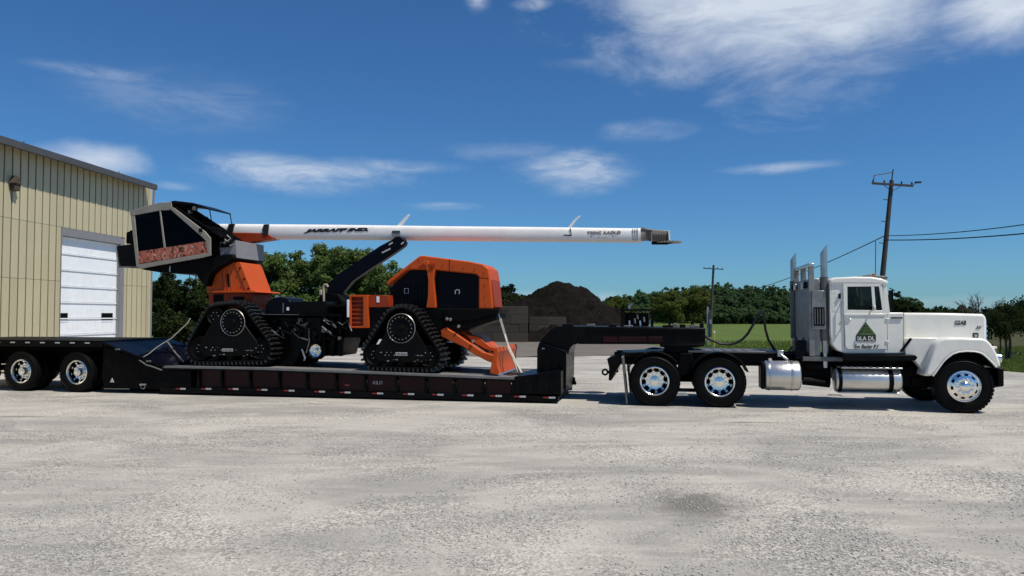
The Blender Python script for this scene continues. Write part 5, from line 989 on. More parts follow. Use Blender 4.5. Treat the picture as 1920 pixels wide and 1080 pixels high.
def track_unit(circ, y0, near):
    # circ: list of (px, py, pixel radius) for sprocket, idlers, rollers as seen on the near outer plane
    yp = 0.12; cs = []
    for px, py, r in circ: s, z = T(px, py, yp); cs.append((s, z, T(px + r, py, yp)[0] - s))
    h = hull([(round(s + r * math.cos(a), 5), round(z + r * math.sin(a), 5)) for s, z, r in cs for a in np.linspace(0, 2 * math.pi, 48, endpoint=False)])
    zmin = min(p[1] for p in h); zf = [float(top(p[0])) for p in h]; lift = max(top(p[0]) + 0.083 - p[1] for p in h if p[1] < zmin + 0.04)
    h = [(s, z + lift) for s, z in h]; cs = [(s, z + lift, r) for s, z, r in cs]
    P_ = np.array(h + [h[0]]); seg = np.linalg.norm(np.diff(P_, axis=0), axis=1); cum = np.concatenate([[0], np.cumsum(seg)]); tot_ = cum[-1]; n = 110
    at = lambda d: np.array([np.interp(d % tot_, cum, P_[:, 0]), np.interp(d % tot_, cum, P_[:, 1])])
    cen = P_[:-1].mean(0); b = MB(); o_ = [at(tot_ * k / n) for k in range(n)]; i_ = []
    for k in range(n):
        tg = at(tot_ * k / n + 0.01) - at(tot_ * k / n - 0.01); nr = np.array([-tg[1], tg[0]]); nr /= np.linalg.norm(nr); nr = nr if np.dot(nr, cen - o_[k]) > 0 else -nr; i_.append(o_[k] + nr * 0.035)
    vs = [(*p, ) for p in []]
    for ring, yy in ((o_, y0), (o_, y0 + 0.54), (i_, y0 + 0.54), (i_, y0)): vs += [(p[0], yy, p[1]) for p in ring]
    b.add(vs, [(r * n + k, r * n + (k + 1) % n, ((r + 1) % 4) * n + (k + 1) % n, ((r + 1) % 4) * n + k) for r in range(4) for k in range(n)])
    belt = MC.part('track_belt', b, 'rubber', smooth=40)
    nl = int(tot_ / 0.105)
    for k in range(nl):
        d = tot_ * k / nl; p = at(d); tg = at(d + 0.01) - at(d - 0.01); nr = np.array([-tg[1], tg[0]]); nr /= np.linalg.norm(nr); nr = nr if np.dot(nr, p - cen) > 0 else -nr
        link('track_lug', LUG, belt, loc=MC.rel(p[0], y0, p[1]), rot=(0, math.atan2(nr[0], nr[1]), 0))
    # undercarriage frame, sprocket, rollers
    ins = lambda q: [tuple(cen + (np.array(p) - cen) * q) for p in h[::2]]
    b = MB(); lowz = min(p[1] for p in h); fr = [(cs[1][0], cs[1][1] + 0.05), (cs[1][0], cs[1][1] - 0.06), (cs[2][0], cs[2][1] - 0.06), (cs[2][0], cs[2][1] + 0.05), (cs[0][0] + 0.18, cs[0][1] + 0.08), (cs[0][0] - 0.18, cs[0][1] + 0.08)]
    b.prism(fr, y0 + 0.05, y0 + 0.49); b.prism([tuple(cen + (np.array(p) - cen) * 0.70 + np.array([0, -0.03])) for p in h[::2]], y0 + 0.004, y0 + 0.045); tf = MC.part('track_frame', b, 'black', bevel=0.015)
    b = MB(); rs = cs[0][2] * 0.72; nt_ = 18; b.lathe([(0.07, y0 - 0.01), (rs * 0.55, y0 + 0.005), (rs * 0.62, y0 - 0.012), (rs * 0.86, y0 - 0.012), (rs * 0.90, y0 + 0.01), (rs * 0.9, y0 + 0.06)], cs[0][0], cs[0][1], 40); sp = MC.part('drive_sprocket', b, 'black', smooth=40)
    b = MB()
    for k in range(nt_): a = 2 * math.pi * k / nt_; b.tube([(cs[0][0] + math.cos(a) * rs * 0.74, y0 - 0.012, cs[0][1] + math.sin(a) * rs * 0.74), (cs[0][0] + math.cos(a) * rs * 0.74, y0 - 0.030, cs[0][1] + math.sin(a) * rs * 0.74)], 0.013, 6)
    MC.part('sprocket_bolts', b, 'chain', parent=sp)
    b = MB(); b.lathe([(rs * 0.92, y0 + 0.002), (rs * 0.95, y0 - 0.008), (rs * 0.98, y0 + 0.002)], cs[0][0], cs[0][1], 48); MC.part('sprocket_ring', b, 'chain' if near else 'blackmatte', parent=sp)
    b = MB(); b.lathe([(0.0, y0 - 0.05), (0.06, y0 - 0.045), (0.075, y0 - 0.01)], cs[0][0], cs[0][1], 20); MC.part('hub_cap', b, 'blackmatte', parent=sp)
    for s, z, r in cs[1:]:
        if r < 0.14: continue
        b = MB(); b.lathe([(0.0, y0 + 0.01), (0.05, y0 + 0.012), (0.06, y0 + 0.04), (r * 0.7, y0 + 0.04), (r * 0.8, y0 + 0.012), (r * 0.84, y0 + 0.02), (r * 0.84, y0 + 0.5)], s, z, 28); iw = MC.part('idler_wheel', b, 'blackmatte', smooth=40)
        b = MB()
        for k in range(6): a = k * 1.047; b.tube([(s + math.cos(a) * 0.09, y0 + 0.04, z + math.sin(a) * 0.09), (s + math.cos(a) * 0.09, y0 + 0.018, z + math.sin(a) * 0.09)], 0.012, 6)
        MC.part('idler_bolts', b, 'chain', parent=iw)
    for k in range(3):
        s = cs[1][0] + (cs[2][0] - cs[1][0]) * (k + 1) / 4; z = lowz + 0.14; b = MB(); b.lathe([(0.0, y0 + 0.02), (0.04, y0 + 0.022), (0.09, y0 + 0.03), (0.10, y0 + 0.05), (0.10, y0 + 0.5)], s, z, 20); MC.part('road_roller', b, 'blackmatte', smooth=40)
    b = MB(); rr = random.Random(int(y0 * 10) + 3)
    for k in range(26): u = rr.random() * 0.9 + 0.05; q = (cs[1][0] + (cs[2][0] - cs[1][0]) * u, lowz + rr.choice((0.17, 0.20, 0.30, 0.36))); b.tube([(q[0], y0 + 0.01, q[1]), (q[0], y0 - 0.012, q[1])], rr.choice((0.008, 0.012, 0.015)), 6)
    MC.part('frame_bolts', b, 'chain', parent=tf)
    return cs
UL = [(436, 615.5, 33), (374, 664, 24), (486, 665, 22), (402, 603, 18)]
UR = [(752, 618.5, 38), (703, 668, 23), (803, 671, 23)]
csl = track_unit(UL, 0.12, True); csr = track_unit(UR, 0.12, True); track_unit(UL, 1.88, False); track_unit(UR, 1.88, False)
def plate(px0, px1, py0, py1, y, txt):
    (s0, z1), (s1, z0) = T(px0, py0, y), T(px1, py1, y); b = MB(); b.box(s0, s1, y - 0.006, y, z0, z1); p = MC.part('name_plate', b, 'letterwhite' if txt == 'w' else 'reflector', smooth=0)
    for k in range(7): q = s0 + (s1 - s0) * (k + 0.6) / 7.5; b = MB(); b.box(q, q + (s1 - s0) * 0.07, y - 0.009, y - 0.0065, z0 + (z1 - z0) * 0.25, z1 - (z1 - z0) * 0.25); MC.part('plate_mark', b, 'lettering', parent=p, smooth=0)
for px0, px1, py0, py1, k in ((417, 437, 653.5, 659, 'r'), (742, 763.5, 660.5, 667, 'r')):
    (s0, z1), (s1, z0) = T(px0 - 6, py0 - 5, 0.13), T(px1 + 6, py1 + 6, 0.13); b = MB(); b.box(s0, s1, 0.13, 0.175, z0, z1); MC.part('frame_cover', b, 'black', bevel=0.01); plate(px0, px1, py0, py1, 0.128, k)
(s0, z1), (s1, z0) = T(705.5, 636, 0.12), T(725, 646, 0.12); b = MB(); b.prism([(s0, z0), (s1, z0 + 0.02), (s1, z1), (s0 + 0.07, z1)], 0.125, 0.135); MC.part('white_decal', b, 'letterwhite')
# chassis
yc0, yc1 = 0.72, 1.82
b = MB(); b.prism(P(yc0, (398, 590), (560, 588), (640, 588), (640, 577), (930, 579), (930, 600), (860, 622), (835, 640), (690, 633), (634, 633), (620, 640), (560, 645), (470, 645), (398, 640)), yc0, yc1); MC.part('chassis', b, 'blackmatte', bevel=0.02)
b = MB(); b.prism(P(0.5, (497, 590), (497, 575), (502, 564), (512, 558.5), (525, 556.5), (538, 559), (545, 566), (547, 590)), 0.5, 1.3); tk = MC.part('hydraulic_tank', b, 'navy', bevel=0.03)
b = MB(); q = T(517, 556, 0.7); b.tube([(q[0], 0.75, q[1] - 0.03), (q[0], 0.75, q[1] + 0.03)], 0.05, 12); MC.part('filler_cap', b, 'alu', parent=tk)
q0, q1 = T(537.5, 576, 0.49), T(541.5, 582, 0.49); b = MB(); b.box(q0[0], q1[0], 0.492, 0.4995, q1[1], q0[1]); MC.part('sight_gauge', b, 'letterwhite', parent=tk, smooth=0)
q0, q1 = T(530, 568, 0.49), T(531.5, 586, 0.49); b = MB(); b.box(q0[0], q1[0], 0.488, 0.4995, q1[1], q0[1]); MC.part('tank_strap', b, 'rackgrey', parent=tk, smooth=0)
b = MB(); b.prism(P(0.55, (546, 566), (612, 564.5), (614, 590), (546, 590)), 0.55, 1.9); MC.part('valve_box', b, 'black', bevel=0.015)
b = MB(); b.prism(P(0.45, (490, 588.5), (640, 588.5), (640, 592), (490, 592)), 0.45, 2.0); MC.part('catwalk', b, 'blackmatte')
b = MB(); a_, c_ = T(492, 589.6, 0.445), T(560, 590, 0.445); b.tube([(a_[0], 0.445, a_[1]), (c_[0], 0.445, c_[1])], 0.008, 6); MC.part('catwalk_edge', b, 'rackgrey')
b = MB(); b.prism(P(0.5, (614, 571), (650, 571), (650, 574.5), (614, 574.5)), 0.5, 1.9); MC.part('upper_catwalk', b, 'blackmatte')
for px in (603, 619, 634): s_, z_ = T(px, 592, 0.6); b = MB(); b.prism(P(0.6, (px, 588), (px + 7, 588), (px + 6, 668), (px + 1, 668)), 0.6, 0.72); MC.part('hanger_post', b, 'blackmatte', bevel=0.01)
b = MB(); b.prism(P(0.6, (600, 592), (640, 592), (640, 640), (632, 668), (604, 668), (598, 640)), 0.73, 1.75); MC.part('centre_pivot', b, 'black', bevel=0.02)
b = MB(); b.prism(P(0.55, (500, 594), (600, 594), (600, 640), (560, 660), (548, 686), (520, 686), (512, 650)), 0.62, 1.9); MC.part('belly_guard', b, 'black', bevel=0.02)
# pipe stand and lights
q = [T(a, c, 0.8) for a, c in ((607, 566), (607, 545), (606.5, 537), (609, 533.5), (613, 534), (615, 538))]; b = MB(); b.tube([(s, 0.8, z) for s, z in q], 0.028, 8); ps = MC.part('breather_pipe', b, 'tan')
q = T(602.5, 548, 0.8); b = MB(); b.box(q[0] - 0.04, q[0] + 0.03, 0.76, 0.84, q[1] - 0.07, q[1] + 0.06); MC.part('pipe_bracket', b, 'tan', parent=ps, bevel=0.015)
# spoked guide wheel slung under the frame
q = T(596, 657, 0.75); b = MB(); rr = T(612, 657, 0.75)[0] - q[0]; b.lathe([(rr * 0.72, 0.60), (rr * 0.92, 0.585), (rr, 0.62), (rr, 0.80), (rr * 0.9, 0.83), (rr * 0.72, 0.82), (rr * 0.72, 0.60)], q[0], q[1], 10); gw = MC.part('guide_wheel', b, 'rubber')
b = MB(); b.lathe([(rr * 0.72, 0.605), (rr * 0.66, 0.64), (rr * 0.3, 0.66), (rr * 0.22, 0.60), (0.0, 0.595)], q[0], q[1], 24)
for k in range(5): a = k * 1.2566 + 0.3; b.tube([(q[0] + math.cos(a) * rr * 0.45, 0.655, q[1] + math.sin(a) * rr * 0.45), (q[0] + math.cos(a) * rr * 0.45, 0.625, q[1] + math.sin(a) * rr * 0.45)], 0.02, 8)
MC.part('wheel_disc', b, 'chrome', parent=gw)
for k, (pts, r_, m_) in enumerate((([(547, 620), (560, 632), (578, 638)], 0.02, 'rackgrey'), ([(579, 616), (580, 640), (574, 662)], 0.016, 'rackgrey'), ([(585, 645), (590, 640), (606, 641), (612, 650), (609, 668)], 0.014, 'blackmatte'), ([(566, 655), (572, 672), (570, 676)], 0.025, 'alu'))):
    b = MB(); b.tube([(T(a, c, 0.57)[0], 0.57, T(a, c, 0.57)[1]) for a, c in pts], r_, 8); MC.part('hydraulic_hose', b, m_)
# orange steps and battery box
b = MB(); b.prism(P(0.5, (655, 553), (689.5, 553), (689.5, 615), (655, 615)), 0.62, 1.0); bx = MC.part('step_box', b, 'orangedark', bevel=0.008)
b = MB(); b.prism(P(0.5, (681, 553), (689.5, 553), (689.5, 615), (681, 615)), 0.50, 0.62); b.prism(P(0.5, (655, 553), (681, 553), (681, 556.5), (655, 556.5)), 0.50, 0.62); b.prism(P(0.5, (655, 611.5), (681, 611.5), (681, 615), (655, 615)), 0.50, 0.62); b.prism(P(0.5, (655, 556.5), (658, 556.5), (658, 611.5), (655, 611.5)), 0.50, 0.62); MC.part('step_frame', b, 'orange', bevel=0.005, parent=bx)
for py in (563, 571, 579, 587, 595, 603): b = MB(); b.prism(P(0.55, (658, py), (681, py), (681, py + 3), (658, py + 3)), 0.545, 0.62); MC.part('step_rung', b, 'orangedark', parent=bx)
b = MB(); b.prism(P(0.5, (689.5, 553.5), (727, 553.5), (727, 576), (718, 576), (689.5, 576)), 0.55, 1.0); MC.part('side_locker', b, 'orangedark', bevel=0.008)
q0, q1 = T(706, 555.5, 0.54), T(711, 567, 0.54); b = MB(); b.box(q0[0], q1[0], 0.541, 0.549, q1[1], q0[1]); MC.part('locker_label', b, 'letterwhite', smooth=0)
b = MB(); b.prism(P(0.5, (650, 562), (655, 562), (655, 595), (650, 595)), 0.5, 0.9); MC.part('filter_canister', b, 'boom', bevel=0.01)
b = MB(); b.prism(P(0.6, (689.5, 576.5), (735, 576.5), (735, 634), (689.5, 634)), 0.62, 1.8); MC.part('lower_cover', b, 'black', bevel=0.01)
# engine hood
yn, yf = 0.72, 1.78
band = ((724, 530), (728, 525), (785, 480.5), (792, 479), (880, 490), (905, 495), (915.5, 503), (918.5, 520), (923.5, 579), (897, 579), (897.5, 519), (892, 514), (817, 506.5), (800, 506), (770, 505.5), (762, 508), (725.5, 536.5))
b = MB(); b.prism(P(yn, *band), yn, yf); hd = MC.part('engine_hood', b, 'orange', bevel=0.03)
b = MB(); b.prism(P(yn, (800, 505), (815.5, 505), (813, 522), (814.5, 550), (816, 577), (799, 577), (802.5, 555), (803, 525)), yn - 0.012, yn + 0.15); MC.part('hood_post', b, 'orange', bevel=0.01, parent=hd)
b = MB(); b.prism(P(yn, (786, 503), (789, 493), (796, 488.5), (804, 490), (806, 505), (801, 509), (799, 498), (794, 495.5)), yn - 0.035, yn + 0.05); MC.part('hood_scoop', b, 'orange', bevel=0.01, parent=hd)
b = MB(); b.prism(P(yn, (803.5, 495), (815.5, 495), (815.5, 500), (804.5, 500)), yn - 0.04, yn - 0.003); MC.part('hood_clasp', b, 'orangedark', parent=hd)
b = MB(); b.prism(P(yn, (727, 541), (766, 505), (800, 504), (802, 597), (727, 597)), yn + 0.15, yf - 0.03); MC.part('side_grille', b, 'navy', bevel=0.006)
b = MB(); b.prism(P(yn, (812, 503), (896, 511), (897, 578), (918, 579), (914, 588), (878, 596), (812, 597)), yn + 0.15, yf - 0.03); MC.part('side_cover', b, 'navy', bevel=0.006)
b = MB(); q = [T(a, c, yn + 0.14) for a, c in ((854, 551), (853.5, 545.5), (856.5, 543), (861, 543.5), (862, 549), (860, 551))]; b.tube([(s, yn + 0.135, z) for s, z in q], 0.012, 6); MC.part('cover_handle', b, 'letterwhite')
q = [T(a, c, yn + 0.14) for a, c in ((758.5, 541), (766, 541), (766, 550), (758.5, 550), (758.5, 541))]; b = MB(); b.tube([(s, yn + 0.135, z) for s, z in q], 0.010, 6); MC.part('cover_latch', b, 'reflector')
for k in range(9): px = 736 + k * 7; b = MB(); b.prism(P(yn, (px, 540 if px < 745 else 530), (px + 2.2, 540 if px < 745 else 530), (px + 2.2, 572), (px, 572)), yn + 0.13, yn + 0.152); MC.part('grille_slat', b, 'black', smooth=0)
for px, py in ((735, 527), (751, 514), (768, 500), (785, 487), (830, 497), (850, 499), (870, 501), (890, 504), (907, 512), (908, 535), (909, 555), (910, 572)):
    q = T(px, py, yn); b = MB(); b.tube([(q[0], yn + 0.004, q[1]), (q[0], yn - 0.014, q[1])], 0.014, 6); MC.part('hood_bolt', b, 'orangedark', parent=hd)
for pts in (((842, 486.5), (843.2, 486.6), (843, 508.5), (841.8, 508.4)), ((898, 520), (916, 521.5), (916, 522.5), (898, 521))):
    b = MB(); b.prism(P(yn, *pts), yn - 0.003, yn + 0.004); MC.part('hood_seam', b, 'maroon', parent=hd, smooth=0)
sF = T(921, 550, yn)[0]; b = MB(); b.prism(P(yn, (917, 522), (921, 524), (926, 576), (922, 577)), yn + 0.12, yf - 0.12); MC.part('front_panel', b, 'orangedark', bevel=0.01, parent=hd)
b = MB(); b.prism(P(0.6, (880, 579.5), (935, 579.5), (932, 587), (880, 601), (830, 604), (830, 585)), 0.7, 1.8); MC.part('nose_underside', b, 'blackmatte', bevel=0.01)
for px in (925, 934): a_, c_ = T(px, 587, 0.9), T(px + 3, 597, 0.9); b = MB(); b.tube([(a_[0], 0.9, a_[1]), (c_[0], 0.9, c_[1])], 0.018, 8); MC.part('tow_shackle', b, 'alu')
# blade lift arms, hydraulic rams and dozer blade
for y in (0.62, 1.72):
    b = MB(); b.prism(P(0.62, (826, 618), (836, 614.5), (850, 623), (880, 643), (905, 660), (931, 668), (927.5, 682), (913, 677), (890, 665), (868, 650), (846, 640), (827, 631)), y, y + 0.14); MC.part('lift_arm', b, 'orange', bevel=0.015)
for y, px in ((0.95, 0), (1.45, 6)):
    a_, c_ = T(843 + px, 606, y), T(925 + px, 662, y); m_ = (a_[0] * 0.45 + c_[0] * 0.55, a_[1] * 0.45 + c_[1] * 0.55); b = MB(); b.tube([(a_[0], y, a_[1]), (m_[0], y, m_[1])], 0.055, 12); rm = MC.part('lift_ram', b, 'orangedark')
    b = MB(); b.tube([(m_[0], y, m_[1]), (c_[0], y, c_[1])], 0.028, 10); MC.part('ram_rod', b, 'chrome', parent=rm)
b = MB(); a_ = P(0.62, (870, 628), (893, 632), (915, 650), (935, 655), (935, 664), (905, 655), (880, 640)); b.prism(a_, 0.80, 1.66); MC.part('arm_crossbeam', b, 'orange', bevel=0.012)
for px, py in ((838, 598), (844.5, 599), (860, 612), (887, 640)): q = T(px, py, 0.6); b = MB(); b.lathe([(0.0, 0.57), (0.03, 0.575), (0.04, 0.60)], q[0], q[1], 12); MC.part('pivot_pin', b, 'chain')
bl = P(0.15, (926.5, 654), (932, 651), (934.5, 660), (931.5, 672), (932, 686), (937.5, 701), (935, 704), (918, 699.5))
b = MB(); b.prism(bl, 0.15, 2.35); db = MC.part('dozer_blade', b, 'orange', bevel=0.01)
ce = P(0.15, (935.5, 699), (939.5, 703), (938, 706.5), (934, 704)); b = MB(); b.prism(ce, 0.14, 2.36); MC.part('cutting_edge', b, 'alu', parent=db)
for y in (0.6, 1.2, 1.85): b = MB(); b.prism(P(0.15, (920, 697), (923, 668), (927, 656), (930, 700)), y, y + 0.03); MC.part('blade_rib', b, 'orangedark', parent=db)
# orange pedestal under the turret
yp0, yp1 = 0.78, 1.78
b = MB(); b.prism(P(yp0, (424, 491), (450, 491.5), (470, 546), (388, 546), (388, 522), (405, 500)), yp0, yp1); pd = MC.part('pedestal', b, 'orange', bevel=0.012)
b = MB(); b.prism(P(yp0, (440, 491.8), (451, 491.8), (472, 546), (462, 546)), yp0 - 0.02, yp0 - 0.002); MC.part('pedestal_edge', b, 'orange', parent=pd, bevel=0.004)
b = MB(); b.prism(P(yp0, (392, 545.5), (481, 545.5), (484, 548), (481, 549), (392, 549)), yp0 - 0.10, yp1 + 0.1); MC.part('pedestal_ledge', b, 'orange', parent=pd, bevel=0.006)
b = MB(); b.prism(P(yp0, (390, 549.5), (470, 549.5), (473, 560), (470, 578), (390, 581)), yp0 + 0.03, yp1 - 0.03); pl = MC.part('pedestal_base', b, 'orangedark', bevel=0.01)
b = MB(); b.prism(P(yp0, (399, 552), (418, 552), (418, 577), (399, 577)), yp0 + 0.02, yp0 + 0.032); b.prism(P(yp0, (437, 556), (456, 556), (456, 572), (437, 572)), yp0 + 0.02, yp0 + 0.032); MC.part('base_opening', b, 'blackmatte', parent=pl, smooth=0)
for px in (416, 424, 432): b = MB(); b.prism(P(yp0, (px, 508), (px + 1.5, 508), (px + 3, 544), (px + 1.5, 544)), yp0 - 0.01, yp0 + 0.001); MC.part('pedestal_rib', b, 'orange' if px == 432 else 'orangedark', parent=pd, smooth=0)
b = MB(); b.prism(P(yp0, (423, 514), (429, 514), (431, 538), (425, 538)), yp0 - 0.004, yp0 + 0.001); MC.part('pedestal_slot', b, 'blackmatte', parent=pd, smooth=0)
for px, py in ((450, 503), (458, 523), (466, 541)): q = T(px, py, yp0 - 0.02); b = MB(); b.tube([(q[0], yp0 - 0.022, q[1]), (q[0], yp0 - 0.05, q[1])], 0.022, 8); MC.part('pedestal_bolt', b, 'blackmatte', parent=pd)
b = MB(); b.prism(P(0.6, (385, 578), (478, 578), (482, 590), (385, 592)), 0.70, 1.9); MC.part('pedestal_foot', b, 'blackmatte', bevel=0.01)
# slewing turret
b = MB(); b.prism(P(0.5, (262, 505), (300, 498), (393, 479.5), (432, 476), (436, 484), (424, 492), (405, 503), (392, 514), (384, 537), (375, 530), (366, 514), (300, 511)), 0.55, 1.95); MC.part('turret', b, 'blackmatte', bevel=0.015)
b = MB(); b.prism(P(0.5, (403, 452), (434, 449), (435, 484), (403, 486)), 0.7, 2.0); MC.part('valve_cabinet', b, 'jamb', bevel=0.01)
b = MB(); b.prism(P(0.5, (405, 455), (424, 454), (424, 462), (405, 463)), 0.685, 0.699); MC.part('cabinet_louvre', b, 'blackmatte', smooth=0)
for px, py in ((415.5, 482.5), (428, 484)): q = T(px, py, 0.6); b = MB(); b.box(q[0] - 0.05, q[0] + 0.05, 0.58, 0.66, q[1] - 0.03, q[1] + 0.03); MC.part('turret_lamp', b, 'letterwhite', bevel=0.012)
q = T(318, 499, 0.5); b = MB(); b.tube([(q[0], 0.52, q[1]), (q[0], 0.52, q[1] - 0.14)], 0.018, 8); MC.part('cab_bolt', b, 'alu')
# operator cab
ya, yb = 0.36, 1.32
fr = lambda b, pts, y0, y1: b.prism(P(ya, *pts), y0, y1)
cab_pieces = {'bottom_sill': ((258, 496), (394, 473.5), (394.5, 479), (380, 483), (261, 504)), 'rear_post': ((244.5, 402), (252, 402), (260.5, 502), (255.5, 501)), 'roof_side': ((243, 399), (247, 394.5), (268, 388), (299, 380), (321, 378.5), (322, 390), (316, 394), (300, 394.5), (252, 403.5), (244.5, 404)),
              'windscreen_pillar': ((318, 391.5), (325, 389), (384, 434), (394, 446), (394.5, 478), (389, 476), (386, 452), (377, 443)), 'door_post': ((298.3, 394), (300.8, 394), (310.3, 466), (306.8, 467))}
for y0 in (ya, yb - 0.05):
    for nm, pts in cab_pieces.items():
        w_ = 0.05 if nm != 'door_post' else 0.03; b = MB(); fr(b, pts, y0 - (0.004 if nm == 'roof_side' else 0.0), y0 + w_ + (0.003 if nm == 'roof_side' else 0)); MC.part(nm, b, 'cabgrey', bevel=0.008)
    b = MB(); fr(b, ((259.5, 471.5), (306, 464.5), (310, 464), (384, 452.5), (388, 457), (390, 474), (258, 494.5)), y0 + 0.008, y0 + 0.035); MC.part('lower_panel', b, 'decal', smooth=0, label='worn red panel with dark lettering along the cab side')
    b = MB(); fr(b, ((252, 404), (298.5, 395), (306.5, 466), (259.5, 472)), y0 + 0.02, y0 + 0.026); MC.part('side_window', b, 'darkglass', smooth=0)
    b = MB(); fr(b, ((301, 394.5), (317, 393.5), (377, 441), (386, 453), (310.5, 465)), y0 + 0.02, y0 + 0.026); MC.part('front_side_window', b, 'darkglass', smooth=0)
b = MB(); fr(b, ((247, 394.3), (268, 387.8), (299, 379.6), (321, 378.3), (322.5, 381.5), (299, 383), (268, 391), (247, 397.5)), ya + 0.055, yb - 0.055); MC.part('cab_roof', b, 'cabgrey')
b = MB(); fr(b, ((270, 386.6), (299, 378.6), (299.5, 380), (271, 388)), ya + 0.1, yb - 0.1); MC.part('roof_hatch', b, 'blackmatte')
b = MB(); fr(b, ((258, 496.5), (393, 474), (394, 479), (261, 503.5)), ya + 0.055, yb - 0.055); MC.part('cab_floor', b, 'blackmatte')
b = MB(); fr(b, ((245.5, 404), (248, 404), (258, 498), (256, 498)), ya + 0.06, yb - 0.06); MC.part('rear_panel', b, 'blackmatte')
b = MB(); fr(b, ((275, 486), (300, 482), (295, 455), (281, 425), (272, 427), (277, 452)), 0.6, 1.08); fr(b, ((280, 462), (312, 457), (313, 463), (281, 469)), 0.6, 1.08); MC.part('operator_seat', b, 'upholstery', bevel=0.03)
b = MB(); fr(b, ((345, 480), (368, 475), (365, 455), (350, 456)), 0.6, 1.1); MC.part('control_console', b, 'upholstery', bevel=0.02)
# windscreen, its guard bars and visor
b = MB(); fr(b, ((324, 388.5), (326, 388), (413, 446), (411.5, 448)), ya + 0.06, yb - 0.06); MC.part('windscreen', b, 'darkglass', smooth=0)
for k in range(7):
    y = ya + 0.04 + k * (yb - ya - 0.11) / 6; a_, c_ = T(325, 385.5, ya), T(416, 445, ya); b = MB(); b.tube([(a_[0], y, a_[1]), (c_[0], y, c_[1])], 0.018, 6); MC.part('guard_bar', b, 'blackmatte')
for u in (0.25, 0.5, 0.75): a_, c_ = T(325, 385.5, ya), T(416, 445, ya); q = (a_[0] + (c_[0] - a_[0]) * u, a_[1] + (c_[1] - a_[1]) * u); b = MB(); b.tube([(q[0], ya + 0.02, q[1] + 0.02), (q[0], yb - 0.05, q[1] + 0.02)], 0.014, 6); MC.part('guard_cross_bar', b, 'blackmatte')
b = MB(); fr(b, ((319, 377.5), (326, 376), (361, 380), (391, 390.5), (392, 393.5), (360, 384), (326, 381), (320, 383)), ya + 0.01, yb - 0.01); MC.part('visor', b, 'black', bevel=0.006)
for y in (ya + 0.03, yb - 0.05): a_, c_ = T(391.5, 392, ya), T(396, 419, ya); b = MB(); b.tube([(a_[0], y, a_[1]), (c_[0], y, c_[1])], 0.012, 6); MC.part('visor_stay', b, 'blackmatte')
for k in range(5): q = T(362 - k * 4, 391 + k * 3, ya + 0.02 * k); b = MB(); b.box(q[0] - 0.03, q[0] + 0.05, ya + 0.02 * k, ya + 0.12, q[1] - 0.04, q[1] + 0.05); MC.part('work_lamp', b, 'blackmatte' if k % 2 else 'rackgrey', bevel=0.012)
for k in range(7): q = T(412 + k * 2.6, 440 + (k % 3) * 4, 0.5); b = MB(); b.tube([(q[0], 0.5 + 0.04 * k, q[1]), (q[0] + 0.07, 0.56 + 0.04 * k, q[1] - 0.08), (q[0] + 0.02, 0.6, q[1] - 0.16)], 0.022, 6); MC.part('hose_fitting', b, 'chain' if k % 2 else 'blackmatte')
q = T(376, 432, 0.34); b = MB(); b.box(q[0] - 0.04, q[0] + 0.04, 0.32, 0.36, q[1] - 0.04, q[1] + 0.05); MC.part('door_hinge', b, 'blackmatte', bevel=0.008)
# counterweight box and cooler behind the cab
b = MB(); b.prism(P(0.4, (219, 461), (256, 456), (257, 500), (224, 500)), 0.42, 1.9); MC.part('counterweight', b, 'black', bevel=0.012)
b = MB(); b.prism(P(0.4, (231, 434), (236, 433), (239, 430.5), (250, 430), (251, 456), (230, 456)), 0.5, 1.6); MC.part('oil_cooler', b, 'blackmatte', bevel=0.03)
b = MB(); a_ = T(217.5, 461, 0.4), T(221.5, 500, 0.4); b.bar((a_[0][0], 0.42, a_[0][1]), (a_[1][0], 0.42, a_[1][1]), 0.04, 0.05); MC.part('guard_post', b, 'alu')
b = MB(); a_ = T(220, 499.5, 0.4), T(258, 501, 0.4); b.bar((a_[0][0], 0.45, a_[0][1]), (a_[1][0], 0.45, a_[1][1]), 0.06, 0.05); MC.part('rear_step', b, 'rackgrey')
# boom
yb0 = 1.62
def boom_tube(pts, hw):                                             # rounded rectangular section
    b = MB(); n = 24; vs = []
    for s, z, hh in pts:
        for k in range(n):
            a = 2 * math.pi * k / n; c, d = math.cos(a), math.sin(a); e = 0.62; vs.append((s, yb0 + 0.17 + hw * math.copysign(abs(c) ** e, c), z + hh * math.copysign(abs(d) ** e, d)))
    m_ = len(pts); b.add(vs, [(i * n + k, i * n + (k + 1) % n, (i + 1) * n + (k + 1) % n, (i + 1) * n + k) for i in range(m_ - 1) for k in range(n)] + [tuple(range(n)), tuple(range(m_ * n - 1, (m_ - 1) * n - 1, -1))]); return b
def seg_(px, t_, b_): s, z1 = T(px, t_, yb0); z0 = T(px, b_, yb0)[1]; return (s, (z0 + z1) / 2, (z1 - z0) / 2)
boom = MC.part('boom', boom_tube([seg_(400, 418.5, 447), seg_(620, 420.2, 448.3), seg_(820, 422.8, 450.5), seg_(1000, 424.5, 452), seg_(1197, 427, 453.8)], 0.17), 'boom', smooth=50)
MC.part('boom_collar', boom_tube([seg_(1196, 426.4, 454.3), seg_(1201, 426.5, 454.3)], 0.18), 'boom', smooth=40, parent=boom)
MC.part('inner_boom', boom_tube([seg_(1200, 428.5, 450.5), seg_(1216, 429, 450.5)], 0.13), 'cabgrey', smooth=40)
b = MB(); b.prism(P(yb0, (1202, 426), (1207, 425.5), (1216, 429.3), (1252, 432), (1252, 434), (1216, 432), (1202, 429)), yb0 + 0.03, yb0 + 0.3); MC.part('saw_cover', b, 'cabgrey', bevel=0.006)
